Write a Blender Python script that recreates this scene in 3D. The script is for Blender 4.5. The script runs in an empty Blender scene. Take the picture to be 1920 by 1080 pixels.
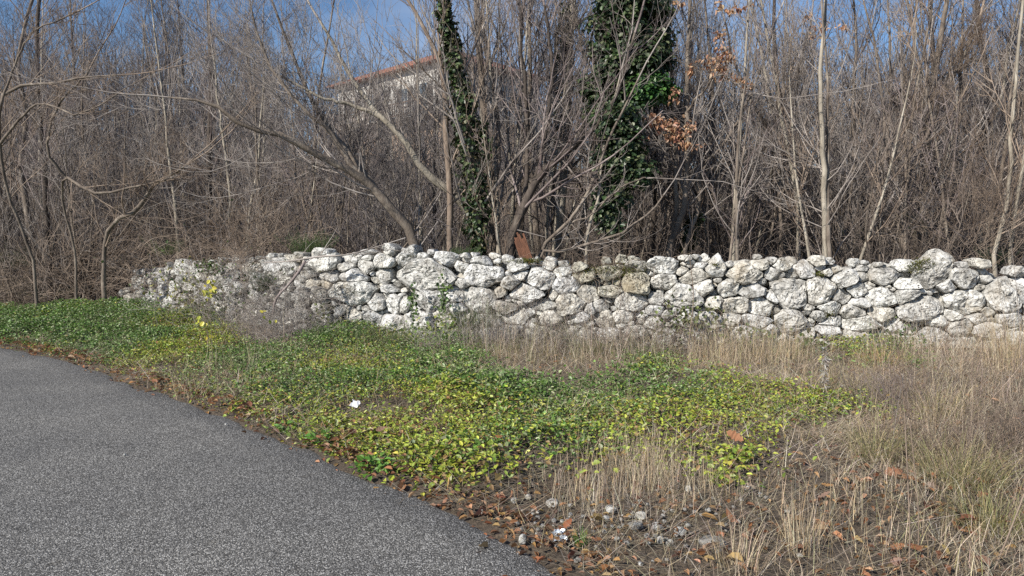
import bpy, math, random
import numpy as np
from mathutils import noise, Vector

R_ = random.Random(7)
G = np.random.default_rng(11)
sc = bpy.context.scene
COL = sc.collection

# ------------------------------------------------------------------ camera
FPX = 1400.0            # focal length in photo pixels (1920 wide)
EYE = 1.5
PITCH = math.atan(100 / FPX)
cam_d = bpy.data.cameras.new('camera')
cam_d.sensor_width = 36
cam_d.lens = 36 * FPX / 1920
cam_d.clip_end = 1500
cam_d.clip_start = 0.05
cam = bpy.data.objects.new('camera', cam_d)
cam.location = (0, 0, EYE)
cam.rotation_euler = (math.pi / 2 - PITCH, 0, 0)
COL.objects.link(cam)
sc.camera = cam
sc.render.resolution_x, sc.render.resolution_y = 1024, 576

# ------------------------------------------------------------------ sky + sun
SUN_EL, SUN_AZ = math.radians(34), math.radians(228)    # azimuth clockwise from +Y (behind camera, left)
w = bpy.data.worlds.new("World")
sc.world = w
w.use_nodes = True
nt = w.node_tree
nt.nodes.clear()
out = nt.nodes.new('ShaderNodeOutputWorld')
bg = nt.nodes.new('ShaderNodeBackground')
bg.inputs['Strength'].default_value = 0.085
sky = nt.nodes.new('ShaderNodeTexSky')
sky.sky_type = 'NISHITA'
sky.sun_disc = False
sky.sun_elevation = SUN_EL
sky.sun_rotation = SUN_AZ
sky.air_density = 1.0
sky.dust_density = 0.15
sky.ozone_density = 6.0
# thin fair-weather cloud in the lower sky
tc = nt.nodes.new('ShaderNodeTexCoord')
mp = nt.nodes.new('ShaderNodeMapping')
mp.inputs['Scale'].default_value = (1, 1, 2.6)
nz = nt.nodes.new('ShaderNodeTexNoise')
nz.inputs['Scale'].default_value = 2.3
nz.inputs['Detail'].default_value = 7
nz.inputs['Roughness'].default_value = 0.55
rp = nt.nodes.new('ShaderNodeMapRange')
rp.inputs['From Min'].default_value = 0.50
rp.inputs['From Max'].default_value = 0.80
rp.inputs['To Max'].default_value = 0.45
mx = nt.nodes.new('ShaderNodeMix')
mx.data_type = 'RGBA'
nt.links.new(tc.outputs['Generated'], mp.inputs['Vector'])
nt.links.new(mp.outputs[0], nz.inputs['Vector'])
nt.links.new(nz.outputs[0], rp.inputs['Value'])
nt.links.new(rp.outputs[0], mx.inputs['Factor'])
nt.links.new(sky.outputs[0], mx.inputs['A'])
mx.inputs['B'].default_value = (7.5, 7.8, 8.6, 1)
nt.links.new(mx.outputs['Result'], bg.inputs['Color'])
nt.links.new(bg.outputs[0], out.inputs[0])

sl = bpy.data.lights.new('sun', 'SUN')
sl.energy = 5.0
sl.angle = math.radians(0.6)
sl.color = (1.0, 0.94, 0.84)
sun = bpy.data.objects.new('sun', sl)
sun.rotation_euler = (math.pi / 2 - SUN_EL, 0, math.pi - SUN_AZ)
sun.location = (0, -5, 20)
COL.objects.link(sun)

vs = sc.view_settings
vs.view_transform = 'Standard'
vs.look = 'None'
vs.gamma = 1
vs.use_curve_mapping = False
vs.exposure = 0.45
sc.render.engine = 'CYCLES'
sc.cycles.max_bounces = 6
sc.cycles.diffuse_bounces = 3
sc.cycles.transparent_max_bounces = 8
sc.cycles.use_denoising = False

# ------------------------------------------------------------------ helpers
cp, sp = math.cos(PITCH), math.sin(PITCH)


def ray(px, py):
    a, c = (px - 960) / FPX, -(py - 540) / FPX
    return a, cp + c * sp, -sp + c * cp


def at(px, py, d):
    a, b, c = ray(px, py)
    k = d / b
    return (a * k, d, EYE + c * k)


def gp(px, py, z=0.0):
    a, b, c = ray(px, py)
    k = (z - EYE) / c
    return (a * k, b * k)


def vnoise(x, y, s, seed=0):
    """smooth value noise, vectorised, about -1..1"""
    x = np.asarray(x, float) * s + seed * 17.31
    y = np.asarray(y, float) * s + seed * 9.77
    xi, yi = np.floor(x), np.floor(y)
    fx, fy = x - xi, y - yi
    fx = fx * fx * (3 - 2 * fx)
    fy = fy * fy * (3 - 2 * fy)

    def h(a, b):
        v = np.sin(a * 127.1 + b * 311.7 + seed * 74.7) * 43758.5453
        return (v - np.floor(v)) * 2 - 1
    return (h(xi, yi) * (1 - fx) + h(xi + 1, yi) * fx) * (1 - fy) + (h(xi, yi + 1) * (1 - fx) + h(xi + 1, yi + 1) * fx) * fy


def smooth(a, b, x):
    t = np.clip((x - a) / (b - a), 0, 1)
    return t * t * (3 - 2 * t)


def inside(poly, x, y):
    x = np.asarray(x); y = np.asarray(y)
    r = np.zeros(x.shape, bool)
    n = len(poly)
    for i in range(n):
        x1, y1 = poly[i]; x2, y2 = poly[(i + 1) % n]
        if y1 == y2:
            continue
        c = ((y1 > y) != (y2 > y)) & (x < (x2 - x1) * (y - y1) / (y2 - y1) + x1)
        r ^= c
    return r


# road edge (ground coordinates), running from far left past the camera on the right
EDGE = [(-60, 33), (-30, 22), (-14, 14.0)] + [gp(*p) for p in
        [(0, 650), (110, 672), (200, 702), (330, 748), (450, 790), (560, 838), (700, 902), (830, 950), (950, 1010), (1050, 1080)]] + \
       [(0.75, 2.3), (1.3, 1.0), (1.7, -1.0), (1.9, -4), (1.9, -12)]
EDGE = np.array(EDGE)


def edge_dist(x, y):
    """signed distance to the road edge, positive on the verge"""
    x = np.asarray(x, float); y = np.asarray(y, float)
    best = np.full(x.shape, 1e9); sg = np.ones(x.shape)
    for i in range(len(EDGE) - 1):
        ax, ay = EDGE[i]; bx, by = EDGE[i + 1]
        dx, dy = bx - ax, by - ay
        t = np.clip(((x - ax) * dx + (y - ay) * dy) / (dx * dx + dy * dy), 0, 1)
        qx, qy = x - ax - t * dx, y - ay - t * dy
        d = qx * qx + qy * qy
        m = d < best
        best = np.where(m, d, best)
        sg = np.where(m, np.sign(dx * (y - ay) - dy * (x - ax)), sg)
    return np.sqrt(best) * sg


# line of the stone wall in plan: (photo x, depth)
WP = [(205, 15.4), (300, 14.2), (400, 12.9), (560, 11.3), (800, 10.6), (1300, 9.75), (1920, 9.2), (2300, 8.9), (2700, 8.6)]
WXY = np.array([((p - 960) / FPX * d * 1.0, d) for p, d in WP])


def wall_y(x):
    return np.interp(x, WXY[:, 0], WXY[:, 1])


def zt(x, y):
    x = np.asarray(x, float); y = np.asarray(y, float)
    s = y - wall_y(x)
    z = 0.035 * vnoise(x, y, 0.9, 1) + 0.02 * vnoise(x, y, 2.7, 2)
    z = z + 0.10 * smooth(1.5, 5, x) * smooth(2, 6, y)
    z = z * smooth(0.0, 0.6, edge_dist(x, y)) - 0.035 * (1 - smooth(-0.05, 0.05, edge_dist(x, y)))
    b = 0.3 * smooth(0.4, 3.5, s) + 0.045 * np.clip(s - 2, 0, 34)
    b = b + 4.6 * smooth(38, 58, y) + 3.0 * smooth(58, 100, y)
    b = b + (0.15 * vnoise(x, y, 0.25, 3)) * smooth(1, 6, s)
    bank = 1.0 * smooth(-5.5, -10.5, x) * smooth(15.0, 18.5, y)
    return z + b + bank


def zt1(x, y):
    return float(zt(np.array([x]), np.array([y]))[0])


def new_mesh(name, V, F, mat, parent=None, smooth_=True, color=None, mats=None):
    """V (n,3); F array (m,3|4) or list of such arrays"""
    me = bpy.data.meshes.new(name)
    V = np.ascontiguousarray(V, np.float32)
    if not isinstance(F, list):
        F = [F]
    F = [np.ascontiguousarray(f, np.int32) for f in F if len(f)]
    me.vertices.add(len(V))
    me.vertices.foreach_set('co', V.ravel())
    nl = sum(f.size for f in F); npoly = sum(len(f) for f in F)
    me.loops.add(nl); me.polygons.add(npoly)
    me.loops.foreach_set('vertex_index', np.concatenate([f.ravel() for f in F]))
    tot = np.concatenate([np.full(len(f), f.shape[1], np.int32) for f in F])
    st = np.concatenate([[0], np.cumsum(tot)[:-1]]).astype(np.int32)
    me.polygons.foreach_set('loop_start', st)
    me.polygons.foreach_set('loop_total', tot)
    me.polygons.foreach_set('use_smooth', np.full(npoly, smooth_, bool))
    if color is not None:
        a = me.color_attributes.new('Col', 'FLOAT_COLOR', 'POINT')
        c = np.ones((len(V), 4), np.float32); c[:, :3] = color
        a.data.foreach_set('color', c.ravel())
    me.update(calc_edges=True)
    me.validate()
    me.materials.append(mat)
    o = bpy.data.objects.new(name, me)
    COL.objects.link(o)
    if parent is not None:
        o.parent = parent
    return o


def tag(o, label=None, cat=None, group=None, kind=None):
    if label: o['label'] = label
    if cat: o['category'] = cat
    if group: o['group'] = group
    if kind: o['kind'] = kind
    return o


def empty(name, loc=(0, 0, 0), rz=0):
    o = bpy.data.objects.new(name, None)
    o.location = loc; o.rotation_euler = (0, 0, rz)
    o.empty_display_size = 0.2
    COL.objects.link(o)
    return o


class MB:
    """collects boxes / shapes into one mesh"""
    def __init__(s): s.V = []; s.F4 = []; s.F3 = []; s.n = 0

    def add(s, V, F4=(), F3=()):
        for f in F4: s.F4.append([i + s.n for i in f])
        for f in F3: s.F3.append([i + s.n for i in f])
        s.V += [tuple(v) for v in V]; s.n += len(V)

    def box(s, x0, x1, y0, y1, z0, z1):
        s.add([(x0, y0, z0), (x1, y0, z0), (x1, y1, z0), (x0, y1, z0), (x0, y0, z1), (x1, y0, z1), (x1, y1, z1), (x0, y1, z1)],
              [(0, 3, 2, 1), (4, 5, 6, 7), (0, 1, 5, 4), (1, 2, 6, 5), (2, 3, 7, 6), (3, 0, 4, 7)])

    def build(s, name, mat, parent=None, smooth_=False):
        return new_mesh(name, np.array(s.V), [np.array(s.F4, int).reshape(-1, 4), np.array(s.F3, int).reshape(-1, 3)], mat, parent, smooth_)


def norm(v):
    return v / np.maximum(np.linalg.norm(v, axis=-1, keepdims=True), 1e-9)


def tubes(P, R, S=3):
    """P (N,K,3), R (N,K) -> V, F"""
    N, K, _ = P.shape
    T = np.empty_like(P)
    T[:, 1:-1] = P[:, 2:] - P[:, :-2]
    T[:, 0] = P[:, 1] - P[:, 0]; T[:, -1] = P[:, -1] - P[:, -2]
    T = norm(T)
    ref = np.where(np.abs(T[:, :1, 2:3]) > 0.8, np.array([1., 0.13, 0]), np.array([0.11, 0.07, 1.]))
    ref = np.broadcast_to(ref, T.shape)
    A = norm(np.cross(T, ref)); B = np.cross(T, A)
    th = np.arange(S) * 2 * math.pi / S
    ring = A[:, :, None, :] * np.cos(th)[None, None, :, None] + B[:, :, None, :] * np.sin(th)[None, None, :, None]
    V = P[:, :, None, :] + ring * R[:, :, None, None]
    idx = np.arange(N * K * S).reshape(N, K, S)
    a = idx[:, :-1, :]; b = idx[:, 1:, :]
    F = np.stack([a, np.roll(a, -1, 2), np.roll(b, -1, 2), b], -1).reshape(-1, 4)
    return V.reshape(-1, 3), F


def join(parts):
    Vs, Fs, n = [], [], 0
    for V, F in parts:
        Vs.append(V); Fs.append(F + n); n += len(V)
    return np.concatenate(Vs), np.concatenate(Fs)


def walk(P0, D0, L, K, wander, trop, R0, taper=0.25, rng=G, droop=None):
    """random-walk branches"""
    M = len(P0)
    P = np.empty((M, K, 3)); P[:, 0] = P0
    d = norm(D0)
    step = (L / (K - 1))[:, None]
    up = np.array([0, 0, 1.0])
    for k in range(1, K):
        P[:, k] = P[:, k - 1] + d * step
        t_ = trop if droop is None else trop + droop * (k / K)
        d = norm(d + rng.normal(0, wander, (M, 3)) + up * t_)
    tt = np.linspace(0, 1, K)
    Rr = R0[:, None] * (1 - (1 - taper) * tt[None, :])
    return P, Rr


def grow(P, Rr, n, t0, t1, lr, ang, K, wander, trop, rr=0.55, rmin=0.0022, rng=G, lcap=99):
    N, K0, _ = P.shape
    seg = np.linalg.norm(P[:, 1:] - P[:, :-1], axis=2).sum(1)
    pi = np.repeat(np.arange(N), n)
    M = len(pi)
    t = rng.uniform(t0, t1, M)
    x = t * (K0 - 1)
    i = np.minimum(x.astype(int), K0 - 2); f = (x - i)[:, None]
    p = P[pi, i] * (1 - f) + P[pi, i + 1] * f
    T = norm(P[pi, i + 1] - P[pi, i])
    r = (Rr[pi, i] * (1 - f[:, 0]) + Rr[pi, i + 1] * f[:, 0])
    rnd = norm(rng.normal(0, 1, (M, 3)))
    side = norm(np.cross(T, rnd))
    a = np.radians(rng.uniform(ang[0], ang[1], M))[:, None]
    d = T * np.cos(a) + side * np.sin(a)
    L = np.minimum(seg[pi] * rng.uniform(lr[0], lr[1], M) * (1.15 - 0.65 * t), lcap)
    r0 = np.maximum(r * rr * rng.uniform(0.7, 1.0, M), rmin)
    return walk(p, d, L, K, wander, trop, r0, 0.3, rng)


def densify(pts, n):
    """Catmull-Rom style resample of a polyline of (x,y,z,r)"""
    A = np.array(pts, float)
    d = np.concatenate([[0], np.cumsum(np.linalg.norm(np.diff(A[:, :3], axis=0), axis=1))])
    u = np.linspace(0, d[-1], n)
    A2 = np.concatenate([[2 * A[0] - A[1]], A, [2 * A[-1] - A[-2]]])
    res = []
    for q in u:
        i = min(np.searchsorted(d, q, 'right') - 1, len(A) - 2)
        t = (q - d[i]) / max(d[i + 1] - d[i], 1e-9)
        p0, p1, p2, p3 = A2[i], A2[i + 1], A2[i + 2], A2[i + 3]
        res.append(0.5 * ((2 * p1) + (-p0 + p2) * t + (2 * p0 - 5 * p1 + 4 * p2 - p3) * t * t + (-p0 + 3 * p1 - 3 * p2 + p3) * t ** 3))
    return np.array(res)


def leaves(P, D, Nn, L, W, fold=0.25, curl=0.0):
    """leaf blades: base P, direction D, normal Nn; 6 verts, 2 quads each"""
    D = norm(D); X = norm(np.cross(D, Nn)); Nn = np.cross(X, D)
    L = L[:, None]; W = W[:, None]
    v = [P,
         P + D * L * .30 + X * W * .46 + Nn * W * fold,
         P + D * L * .70 + X * W * .38 + Nn * W * fold - Nn * L * curl * .4,
         P + D * L - Nn * L * curl,
         P + D * L * .70 - X * W * .38 + Nn * W * fold - Nn * L * curl * .4,
         P + D * L * .30 - X * W * .46 + Nn * W * fold]
    V = np.stack(v, 1).reshape(-1, 3)
    b = np.arange(len(P))[:, None] * 6
    F = np.concatenate([b + np.array([[0, 1, 2, 3]]), b + np.array([[0, 3, 4, 5]])])
    return V, F


def blades(P, H, W, az, lean, bend, K=4, rng=G):
    """ribbons of grass"""
    N = len(P)
    t = np.linspace(0, 1, K)[None, :]
    ang = lean[:, None] + bend[:, None] * t
    st = (H / (K - 1))[:, None]
    dx = np.sin(ang) * st; dz = np.cos(ang) * st
    hx = np.concatenate([np.zeros((N, 1)), np.cumsum(dx[:, :-1], 1)], 1)
    hz = np.concatenate([np.zeros((N, 1)), np.cumsum(dz[:, :-1], 1)], 1)
    ca, sa = np.cos(az)[:, None], np.sin(az)[:, None]
    C = np.stack([P[:, 0:1] + hx * ca, P[:, 1:2] + hx * sa, P[:, 2:3] + hz], -1)
    face = az + math.pi / 2 + rng.normal(0, 0.6, N)
    wd = np.stack([np.cos(face), np.sin(face), np.zeros(N)], -1)[:, None, :]
    ww = (W[:, None] * (1 - 0.75 * t))[:, :, None] * 0.5
    V = np.stack([C - wd * ww, C + wd * ww], 2)      # N,K,2,3
    idx = np.arange(N * K * 2).reshape(N, K, 2)
    F = np.stack([idx[:, :-1, 0], idx[:, :-1, 1], idx[:, 1:, 1], idx[:, 1:, 0]], -1).reshape(-1, 4)
    return V.reshape(-1, 3), F


def pal(cols, n, jit=0.12, rng=G, wts=None):
    c = np.array(cols, float)
    k = rng.choice(len(c), n, p=None if wts is None else np.array(wts) / sum(wts))
    r = c[k] * (1 + rng.normal(0, jit, (n, 1))) * (1 + rng.normal(0, jit * .3, (n, 3)))
    return np.clip(r, 0.004, 0.9)


# ------------------------------------------------------------------ materials
def mat_new(name):
    m = bpy.data.materials.new(name); m.use_nodes = True
    t = m.node_tree
    b = t.nodes['Principled BSDF']
    return m, t, b


def nd(t, typ, **kw):
    n = t.nodes.new(typ)
    for k, v in kw.items():
        if k in n.inputs.keys():
            n.inputs[k].default_value = v
        else:
            setattr(n, k, v)
    return n


def ramp(t, src, stops):
    r = t.nodes.new('ShaderNodeValToRGB')
    e = r.color_ramp.elements
    while len(e) < len(stops): e.new(0.5)
    for q, (p, c) in zip(e, stops):
        q.position = p; q.color = (*c, 1) if len(c) == 3 else c
    t.links.new(src, r.inputs[0])
    return r


def mixc(t, fac, a, b, mode='MIX'):
    m = t.nodes.new('ShaderNodeMix'); m.data_type = 'RGBA'; m.blend_type = mode
    for s, k in ((fac, 'Factor'), (a, 'A'), (b, 'B')):
        if hasattr(s, 'is_linked'):
            t.links.new(s, m.inputs[k])
        else:
            m.inputs[k].default_value = s if k == 'Factor' else (*s, 1)
    return m.outputs['Result']


def coords(t, obj=False, scale=None):
    c = t.nodes.new('ShaderNodeTexCoord' if obj else 'ShaderNodeNewGeometry')
    o = c.outputs['Object'] if obj else c.outputs['Position']
    if scale is not None:
        mp_ = t.nodes.new('ShaderNodeMapping'); mp_.inputs['Scale'].default_value = scale
        t.links.new(o, mp_.inputs['Vector']); o = mp_.outputs[0]
    return o


def noise_n(t, vec, scale, detail=5, rough=0.55, dist=0.0):
    n = nd(t, 'ShaderNodeTexNoise', Scale=scale, Detail=detail, Roughness=rough, Distortion=dist)
    t.links.new(vec, n.inputs['Vector'])
    return n.outputs[0]


def bump(t, b, h, strength, dist):
    n = nd(t, 'ShaderNodeBump', Strength=strength, Distance=dist)
    t.links.new(h, n.inputs['Height'])
    t.links.new(n.outputs[0], b.inputs['Normal'])
    return n


def bark(name, ca, cb, cc, scale=9):
    m, t, b = mat_new(name)
    v = coords(t, True, (1, 1, 0.35))
    n1 = noise_n(t, v, scale, 6, 0.6)
    v2 = coords(t, True)
    n2 = noise_n(t, v2, 2.2, 3, 0.5)
    r = ramp(t, n1, [(0.32, ca), (0.55, cb), (0.72, cc)])
    c = mixc(t, ramp(t, n2, [(0.45, (0, 0, 0)), (0.62, (1, 1, 1))]).outputs[0], r.outputs[0], tuple(x * 0.72 for x in cb))
    t.links.new(c, b.inputs['Base Color'])
    b.inputs['Roughness'].default_value = 0.9
    b.inputs['Specular IOR Level'].default_value = 0.25
    n3 = noise_n(t, v, scale * 5, 4, 0.6)
    bump(t, b, n3, 0.6, 0.02)
    return m


def twigmat(name, ca, cb):
    m, t, b = mat_new(name)
    n = noise_n(t, coords(t, True), 1.6, 3, 0.6)
    r = ramp(t, n, [(0.35, ca), (0.65, cb)])
    t.links.new(r.outputs[0], b.inputs['Base Color'])
    b.inputs['Roughness'].default_value = 0.75
    b.inputs['Specular IOR Level'].default_value = 0.3
    return m


def attrmat(name, rough=0.6, trans=0.25, spec=0.35):
    m, t, b = mat_new(name)
    a = nd(t, 'ShaderNodeAttribute'); a.attribute_name = 'Col'
    t.links.new(a.outputs['Color'], b.inputs['Base Color'])
    b.inputs['Roughness'].default_value = rough
    b.inputs['Specular IOR Level'].default_value = spec
    if trans > 0:
        tr = nd(t, 'ShaderNodeBsdfTranslucent')
        t.links.new(a.outputs['Color'], tr.inputs['Color'])
        ms = nd(t, 'ShaderNodeMixShader'); ms.inputs[0].default_value = trans
        t.links.new(b.outputs[0], ms.inputs[1]); t.links.new(tr.outputs[0], ms.inputs[2])
        t.links.new(ms.outputs[0], t.nodes['Material Output'].inputs[0])
    return m


M = {}
M['bark_grey'] = bark('bark_grey', (0.07, 0.055, 0.045), (0.20, 0.165, 0.135), (0.33, 0.29, 0.24))
M['bark_pale'] = bark('bark_pale', (0.13, 0.11, 0.085), (0.36, 0.32, 0.26), (0.52, 0.48, 0.41))
M['bark_dark'] = bark('bark_dark', (0.035, 0.028, 0.024), (0.09, 0.073, 0.062), (0.17, 0.145, 0.12))
M['bark_red'] = bark('bark_red', (0.09, 0.065, 0.05), (0.24, 0.185, 0.145), (0.38, 0.32, 0.26))
M['twig_grey'] = twigmat('twig_grey', (0.16, 0.135, 0.12), (0.38, 0.34, 0.31))
M['twig_mauve'] = twigmat('twig_mauve', (0.12, 0.092, 0.088), (0.30, 0.25, 0.235))
M['twig_brown'] = twigmat('twig_brown', (0.13, 0.092, 0.068), (0.36, 0.285, 0.225))
M['twig_far'] = twigmat('twig_far', (0.06, 0.053, 0.052), (0.125, 0.114, 0.11))  # far twigs kept dark: shade of the distant wood put into the colour
M['deep_mauve'] = twigmat('deep_mauve', (0.075, 0.063, 0.064), (0.20, 0.178, 0.178))  # shaded copy of the mauve twigs, dim wood depth painted in
M['deep_grey'] = twigmat('deep_grey', (0.085, 0.074, 0.068), (0.235, 0.212, 0.20))  # grey twigs darkened to stand for shade inside the wood
M['deep_brown'] = twigmat('deep_brown', (0.09, 0.07, 0.058), (0.25, 0.205, 0.175))  # brown twigs with the shade under the trees in their colour
M['dry'] = attrmat('dry_grass', 0.7, 0.2, 0.25)
M['leaf'] = attrmat('leaf', 0.45, 0.22, 0.45)
M['ivy'] = attrmat('ivy_leaf', 0.42, 0.12, 0.4)
M['oak'] = attrmat('oak_leaf', 0.6, 0.3, 0.3)


def mat_stone():
    m, t, b = mat_new('limestone')
    v = coords(t)
    a = nd(t, 'ShaderNodeAttribute'); a.attribute_name = 'Col'
    n1 = noise_n(t, v, 7, 8, 0.68)
    n2 = noise_n(t, v, 24, 8, 0.70)
    n3 = noise_n(t, v, 150, 4, 0.7)
    base = ramp(t, n1, [(0.30, (0.25, 0.245, 0.23)), (0.42, (0.47, 0.46, 0.44)), (0.52, (0.68, 0.675, 0.655)), (0.72, (0.80, 0.80, 0.785))])
    spk = ramp(t, n2, [(0.37, (0.16, 0.155, 0.15)), (0.43, (0.72, 0.715, 0.70)), (0.50, (1, 1, 1))])
    sm = ramp(t, noise_n(t, v, 3.1, 3, 0.6), [(0.38, (.25, .25, .25)), (0.62, (1, 1, 1))])
    c = mixc(t, sm.outputs[0], base.outputs[0], mixc(t, 1.0, base.outputs[0], spk.outputs[0], 'MULTIPLY'))
    spk2 = ramp(t, n3, [(0.34, (0.45, 0.44, 0.42)), (0.5, (1, 1, 1))])
    c = mixc(t, 0.45, c, spk2.outputs[0], 'MULTIPLY')
    # black lichen / solution pits in clusters
    vo = nd(t, 'ShaderNodeTexVoronoi', Scale=26.0, Randomness=1.0)
    dv = nd(t, 'ShaderNodeVectorMath', operation='ADD')
    nn = nd(t, 'ShaderNodeTexNoise', Scale=30.0, Detail=3.0)
    t.links.new(v, nn.inputs['Vector'])
    sc_ = nd(t, 'ShaderNodeVectorMath', operation='SCALE'); sc_.inputs['Scale'].default_value = 0.045
    t.links.new(nn.outputs['Color'], sc_.inputs[0])
    t.links.new(v, dv.inputs[0]); t.links.new(sc_.outputs[0], dv.inputs[1])
    t.links.new(dv.outputs[0], vo.inputs['Vector'])
    pit = ramp(t, vo.outputs['Distance'], [(0.16, (1, 1, 1)), (0.27, (0, 0, 0))])
    msk = ramp(t, noise_n(t, v, 4.5, 4, 0.6), [(0.45, (0, 0, 0)), (0.55, (1, 1, 1))])
    pm = nd(t, 'ShaderNodeMath', operation='MULTIPLY')
    t.links.new(pit.outputs[0], pm.inputs[0]); t.links.new(msk.outputs[0], pm.inputs[1])
    c = mixc(t, pm.outputs[0], c, (0.035, 0.033, 0.03))
    # cracks
    vc = nd(t, 'ShaderNodeTexVoronoi', Scale=7.0, feature='DISTANCE_TO_EDGE')
    dv2 = nd(t, 'ShaderNodeVectorMath', operation='ADD')
    sc2 = nd(t, 'ShaderNodeVectorMath', operation='SCALE'); sc2.inputs['Scale'].default_value = 0.16
    nn2 = nd(t, 'ShaderNodeTexNoise', Scale=7.0, Detail=4.0)
    t.links.new(v, nn2.inputs['Vector'])
    t.links.new(nn2.outputs['Color'], sc2.inputs[0]); t.links.new(v, dv2.inputs[0]); t.links.new(sc2.outputs[0], dv2.inputs[1])
    t.links.new(dv2.outputs[0], vc.inputs['Vector'])
    crk = ramp(t, vc.outputs['Distance'], [(0.0, (0.16, 0.15, 0.14)), (0.03, (1, 1, 1))])
    c = mixc(t, 0.85, c, crk.outputs[0], 'MULTIPLY')
    st = ramp(t, noise_n(t, v, 1.9, 5, 0.65), [(0.54, (0, 0, 0)), (0.68, (.55, .55, .55))])
    c = mixc(t, st.outputs[0], c, (0.34, 0.28, 0.20))
    st2 = ramp(t, noise_n(t, v, 2.7, 6, 0.7, 0.6), [(0.58, (0, 0, 0)), (0.66, (.7, .7, .7))])
    c = mixc(t, st2.outputs[0], c, (0.17, 0.165, 0.15))
    c = mixc(t, 1.0, c, a.outputs['Color'], 'MULTIPLY')
    t.links.new(c, b.inputs['Base Color'])
    b.inputs['Roughness'].default_value = 0.95
    b.inputs['Specular IOR Level'].default_value = 0.15
    h = nd(t, 'ShaderNodeMath', operation='ADD')
    t.links.new(n2, h.inputs[0]); 
    h2 = nd(t, 'ShaderNodeMath', operation='MULTIPLY'); h2.inputs[1].default_value = 0.6
    t.links.new(pm.outputs[0], h2.inputs[0])
    h3 = nd(t, 'ShaderNodeMath', operation='SUBTRACT')
    t.links.new(h.outputs[0], h3.inputs[0]); t.links.new(h2.outputs[0], h3.inputs[1])
    t.links.new(n1, h.inputs[1])
    bump(t, b, h3.outputs[0], 0.8, 0.03)
    return m


M['stone'] = mat_stone()


def mat_asphalt():
    m, t, b = mat_new('asphalt')
    v = coords(t)
    vo = nd(t, 'ShaderNodeTexVoronoi', Scale=140.0, Randomness=1.0)
    t.links.new(v, vo.inputs['Vector'])
    g = nd(t, 'ShaderNodeSeparateColor'); t.links.new(vo.outputs['Color'], g.inputs[0])
    r1 = ramp(t, g.outputs[0], [(0.0, (0.085, 0.083, 0.078)), (0.45, (0.175, 0.17, 0.162)), (0.75, (0.29, 0.282, 0.268)), (1.0, (0.56, 0.55, 0.525))])
    gap = ramp(t, vo.outputs['Distance'], [(0.28, (1, 1, 1)), (0.68, (0.42, 0.42, 0.42))])
    c = mixc(t, 1.0, r1.outputs[0], gap.outputs[0], 'MULTIPLY')
    n = noise_n(t, v, 1.1, 5, 0.6)
    c = mixc(t, 1.0, c, ramp(t, n, [(0.3, (0.82, 0.82, 0.83)), (0.7, (1.16, 1.15, 1.13))]).outputs[0], 'MULTIPLY')
    n2 = noise_n(t, v, 6, 6, 0.7)
    dirt = ramp(t, n2, [(0.60, (0, 0, 0)), (0.78, (0.5, 0.5, 0.5))])
    c = mixc(t, dirt.outputs[0], c, (0.10, 0.085, 0.065))
    t.links.new(c, b.inputs['Base Color'])
    b.inputs['Roughness'].default_value = 0.85
    b.inputs['Specular IOR Level'].default_value = 0.3
    bump(t, b, vo.outputs['Distance'], 0.8, 0.006).invert = True
    return m


M['asphalt'] = mat_asphalt()


def mat_soil():
    m, t, b = mat_new('soil')
    v = coords(t)
    n1 = noise_n(t, v, 1.3, 6, 0.6)
    n2 = noise_n(t, v, 45, 6, 0.7)
    c = ramp(t, n1, [(0.3, (0.08, 0.062, 0.046)), (0.5, (0.14, 0.112, 0.084)), (0.7, (0.21, 0.175, 0.135))])
    c2 = ramp(t, n2, [(0.35, (0.35, 0.33, 0.3)), (0.6, (1.1, 1.05, 1)), (0.75, (1.9, 1.75, 1.5))])
    c = mixc(t, 1.0, c.outputs[0], c2.outputs[0], 'MULTIPLY')
    t.links.new(c, b.inputs['Base Color'])
    b.inputs['Roughness'].default_value = 0.95
    bump(t, b, n2, 1.0, 0.03)
    return m


M['soil'] = mat_soil()


def simple(name, col, rough=0.8, nscale=12, amt=0.25, obj=True, stretch=None):
    m, t, b = mat_new(name)
    n = noise_n(t, coords(t, obj, stretch), nscale, 5, 0.6)
    r = ramp(t, n, [(0.3, tuple(x * (1 - amt) for x in col)), (0.7, tuple(min(x * (1 + amt), .95) for x in col))])
    t.links.new(r.outputs[0], b.inputs['Base Color'])
    b.inputs['Roughness'].default_value = rough
    bump(t, b, n, 0.3, 0.01)
    return m


M['plaster'] = simple('white_plaster', (0.52, 0.50, 0.47), 0.9, 2, 0.08)
M['plaster_tan'] = simple('tan_plaster', (0.50, 0.36, 0.26), 0.9, 2, 0.1)
M['roof'] = simple('roof_tile', (0.27, 0.115, 0.08), 0.85, 7, 0.35)
M['trim'] = simple('pale_trim', (0.62, 0.60, 0.56), 0.8, 5, 0.1)
M['shutter'] = simple('dark_shutter', (0.09, 0.075, 0.065), 0.6, 5, 0.2)
M['glass'] = simple('window_glass', (0.10, 0.13, 0.16), 0.12, 3, 0.2)
M['rail'] = simple('rail', (0.20, 0.13, 0.09), 0.6, 5, 0.2)
M['wood'] = simple('weathered_red_wood', (0.17, 0.075, 0.042), 0.75, 22, 0.6, True, (3, 3, 0.35))
M['litter'] = simple('white_plastic', (0.80, 0.80, 0.84), 0.5, 30, 0.06)
M['foil'] = simple('foil', (0.62, 0.66, 0.70), 0.25, 60, 0.35)
M['foil'].node_tree.nodes['Principled BSDF'].inputs['Metallic'].default_value = 0.6
M['moss'] = attrmat('moss', 0.95, 0.0, 0.1)

# ------------------------------------------------------------------ ground
def grid_axis(lo, hi, segs):
    r = []
    for a, b, n in segs: r += list(np.linspace(a, b, n, endpoint=False))
    return np.array(r + [segs[-1][1]])


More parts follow.
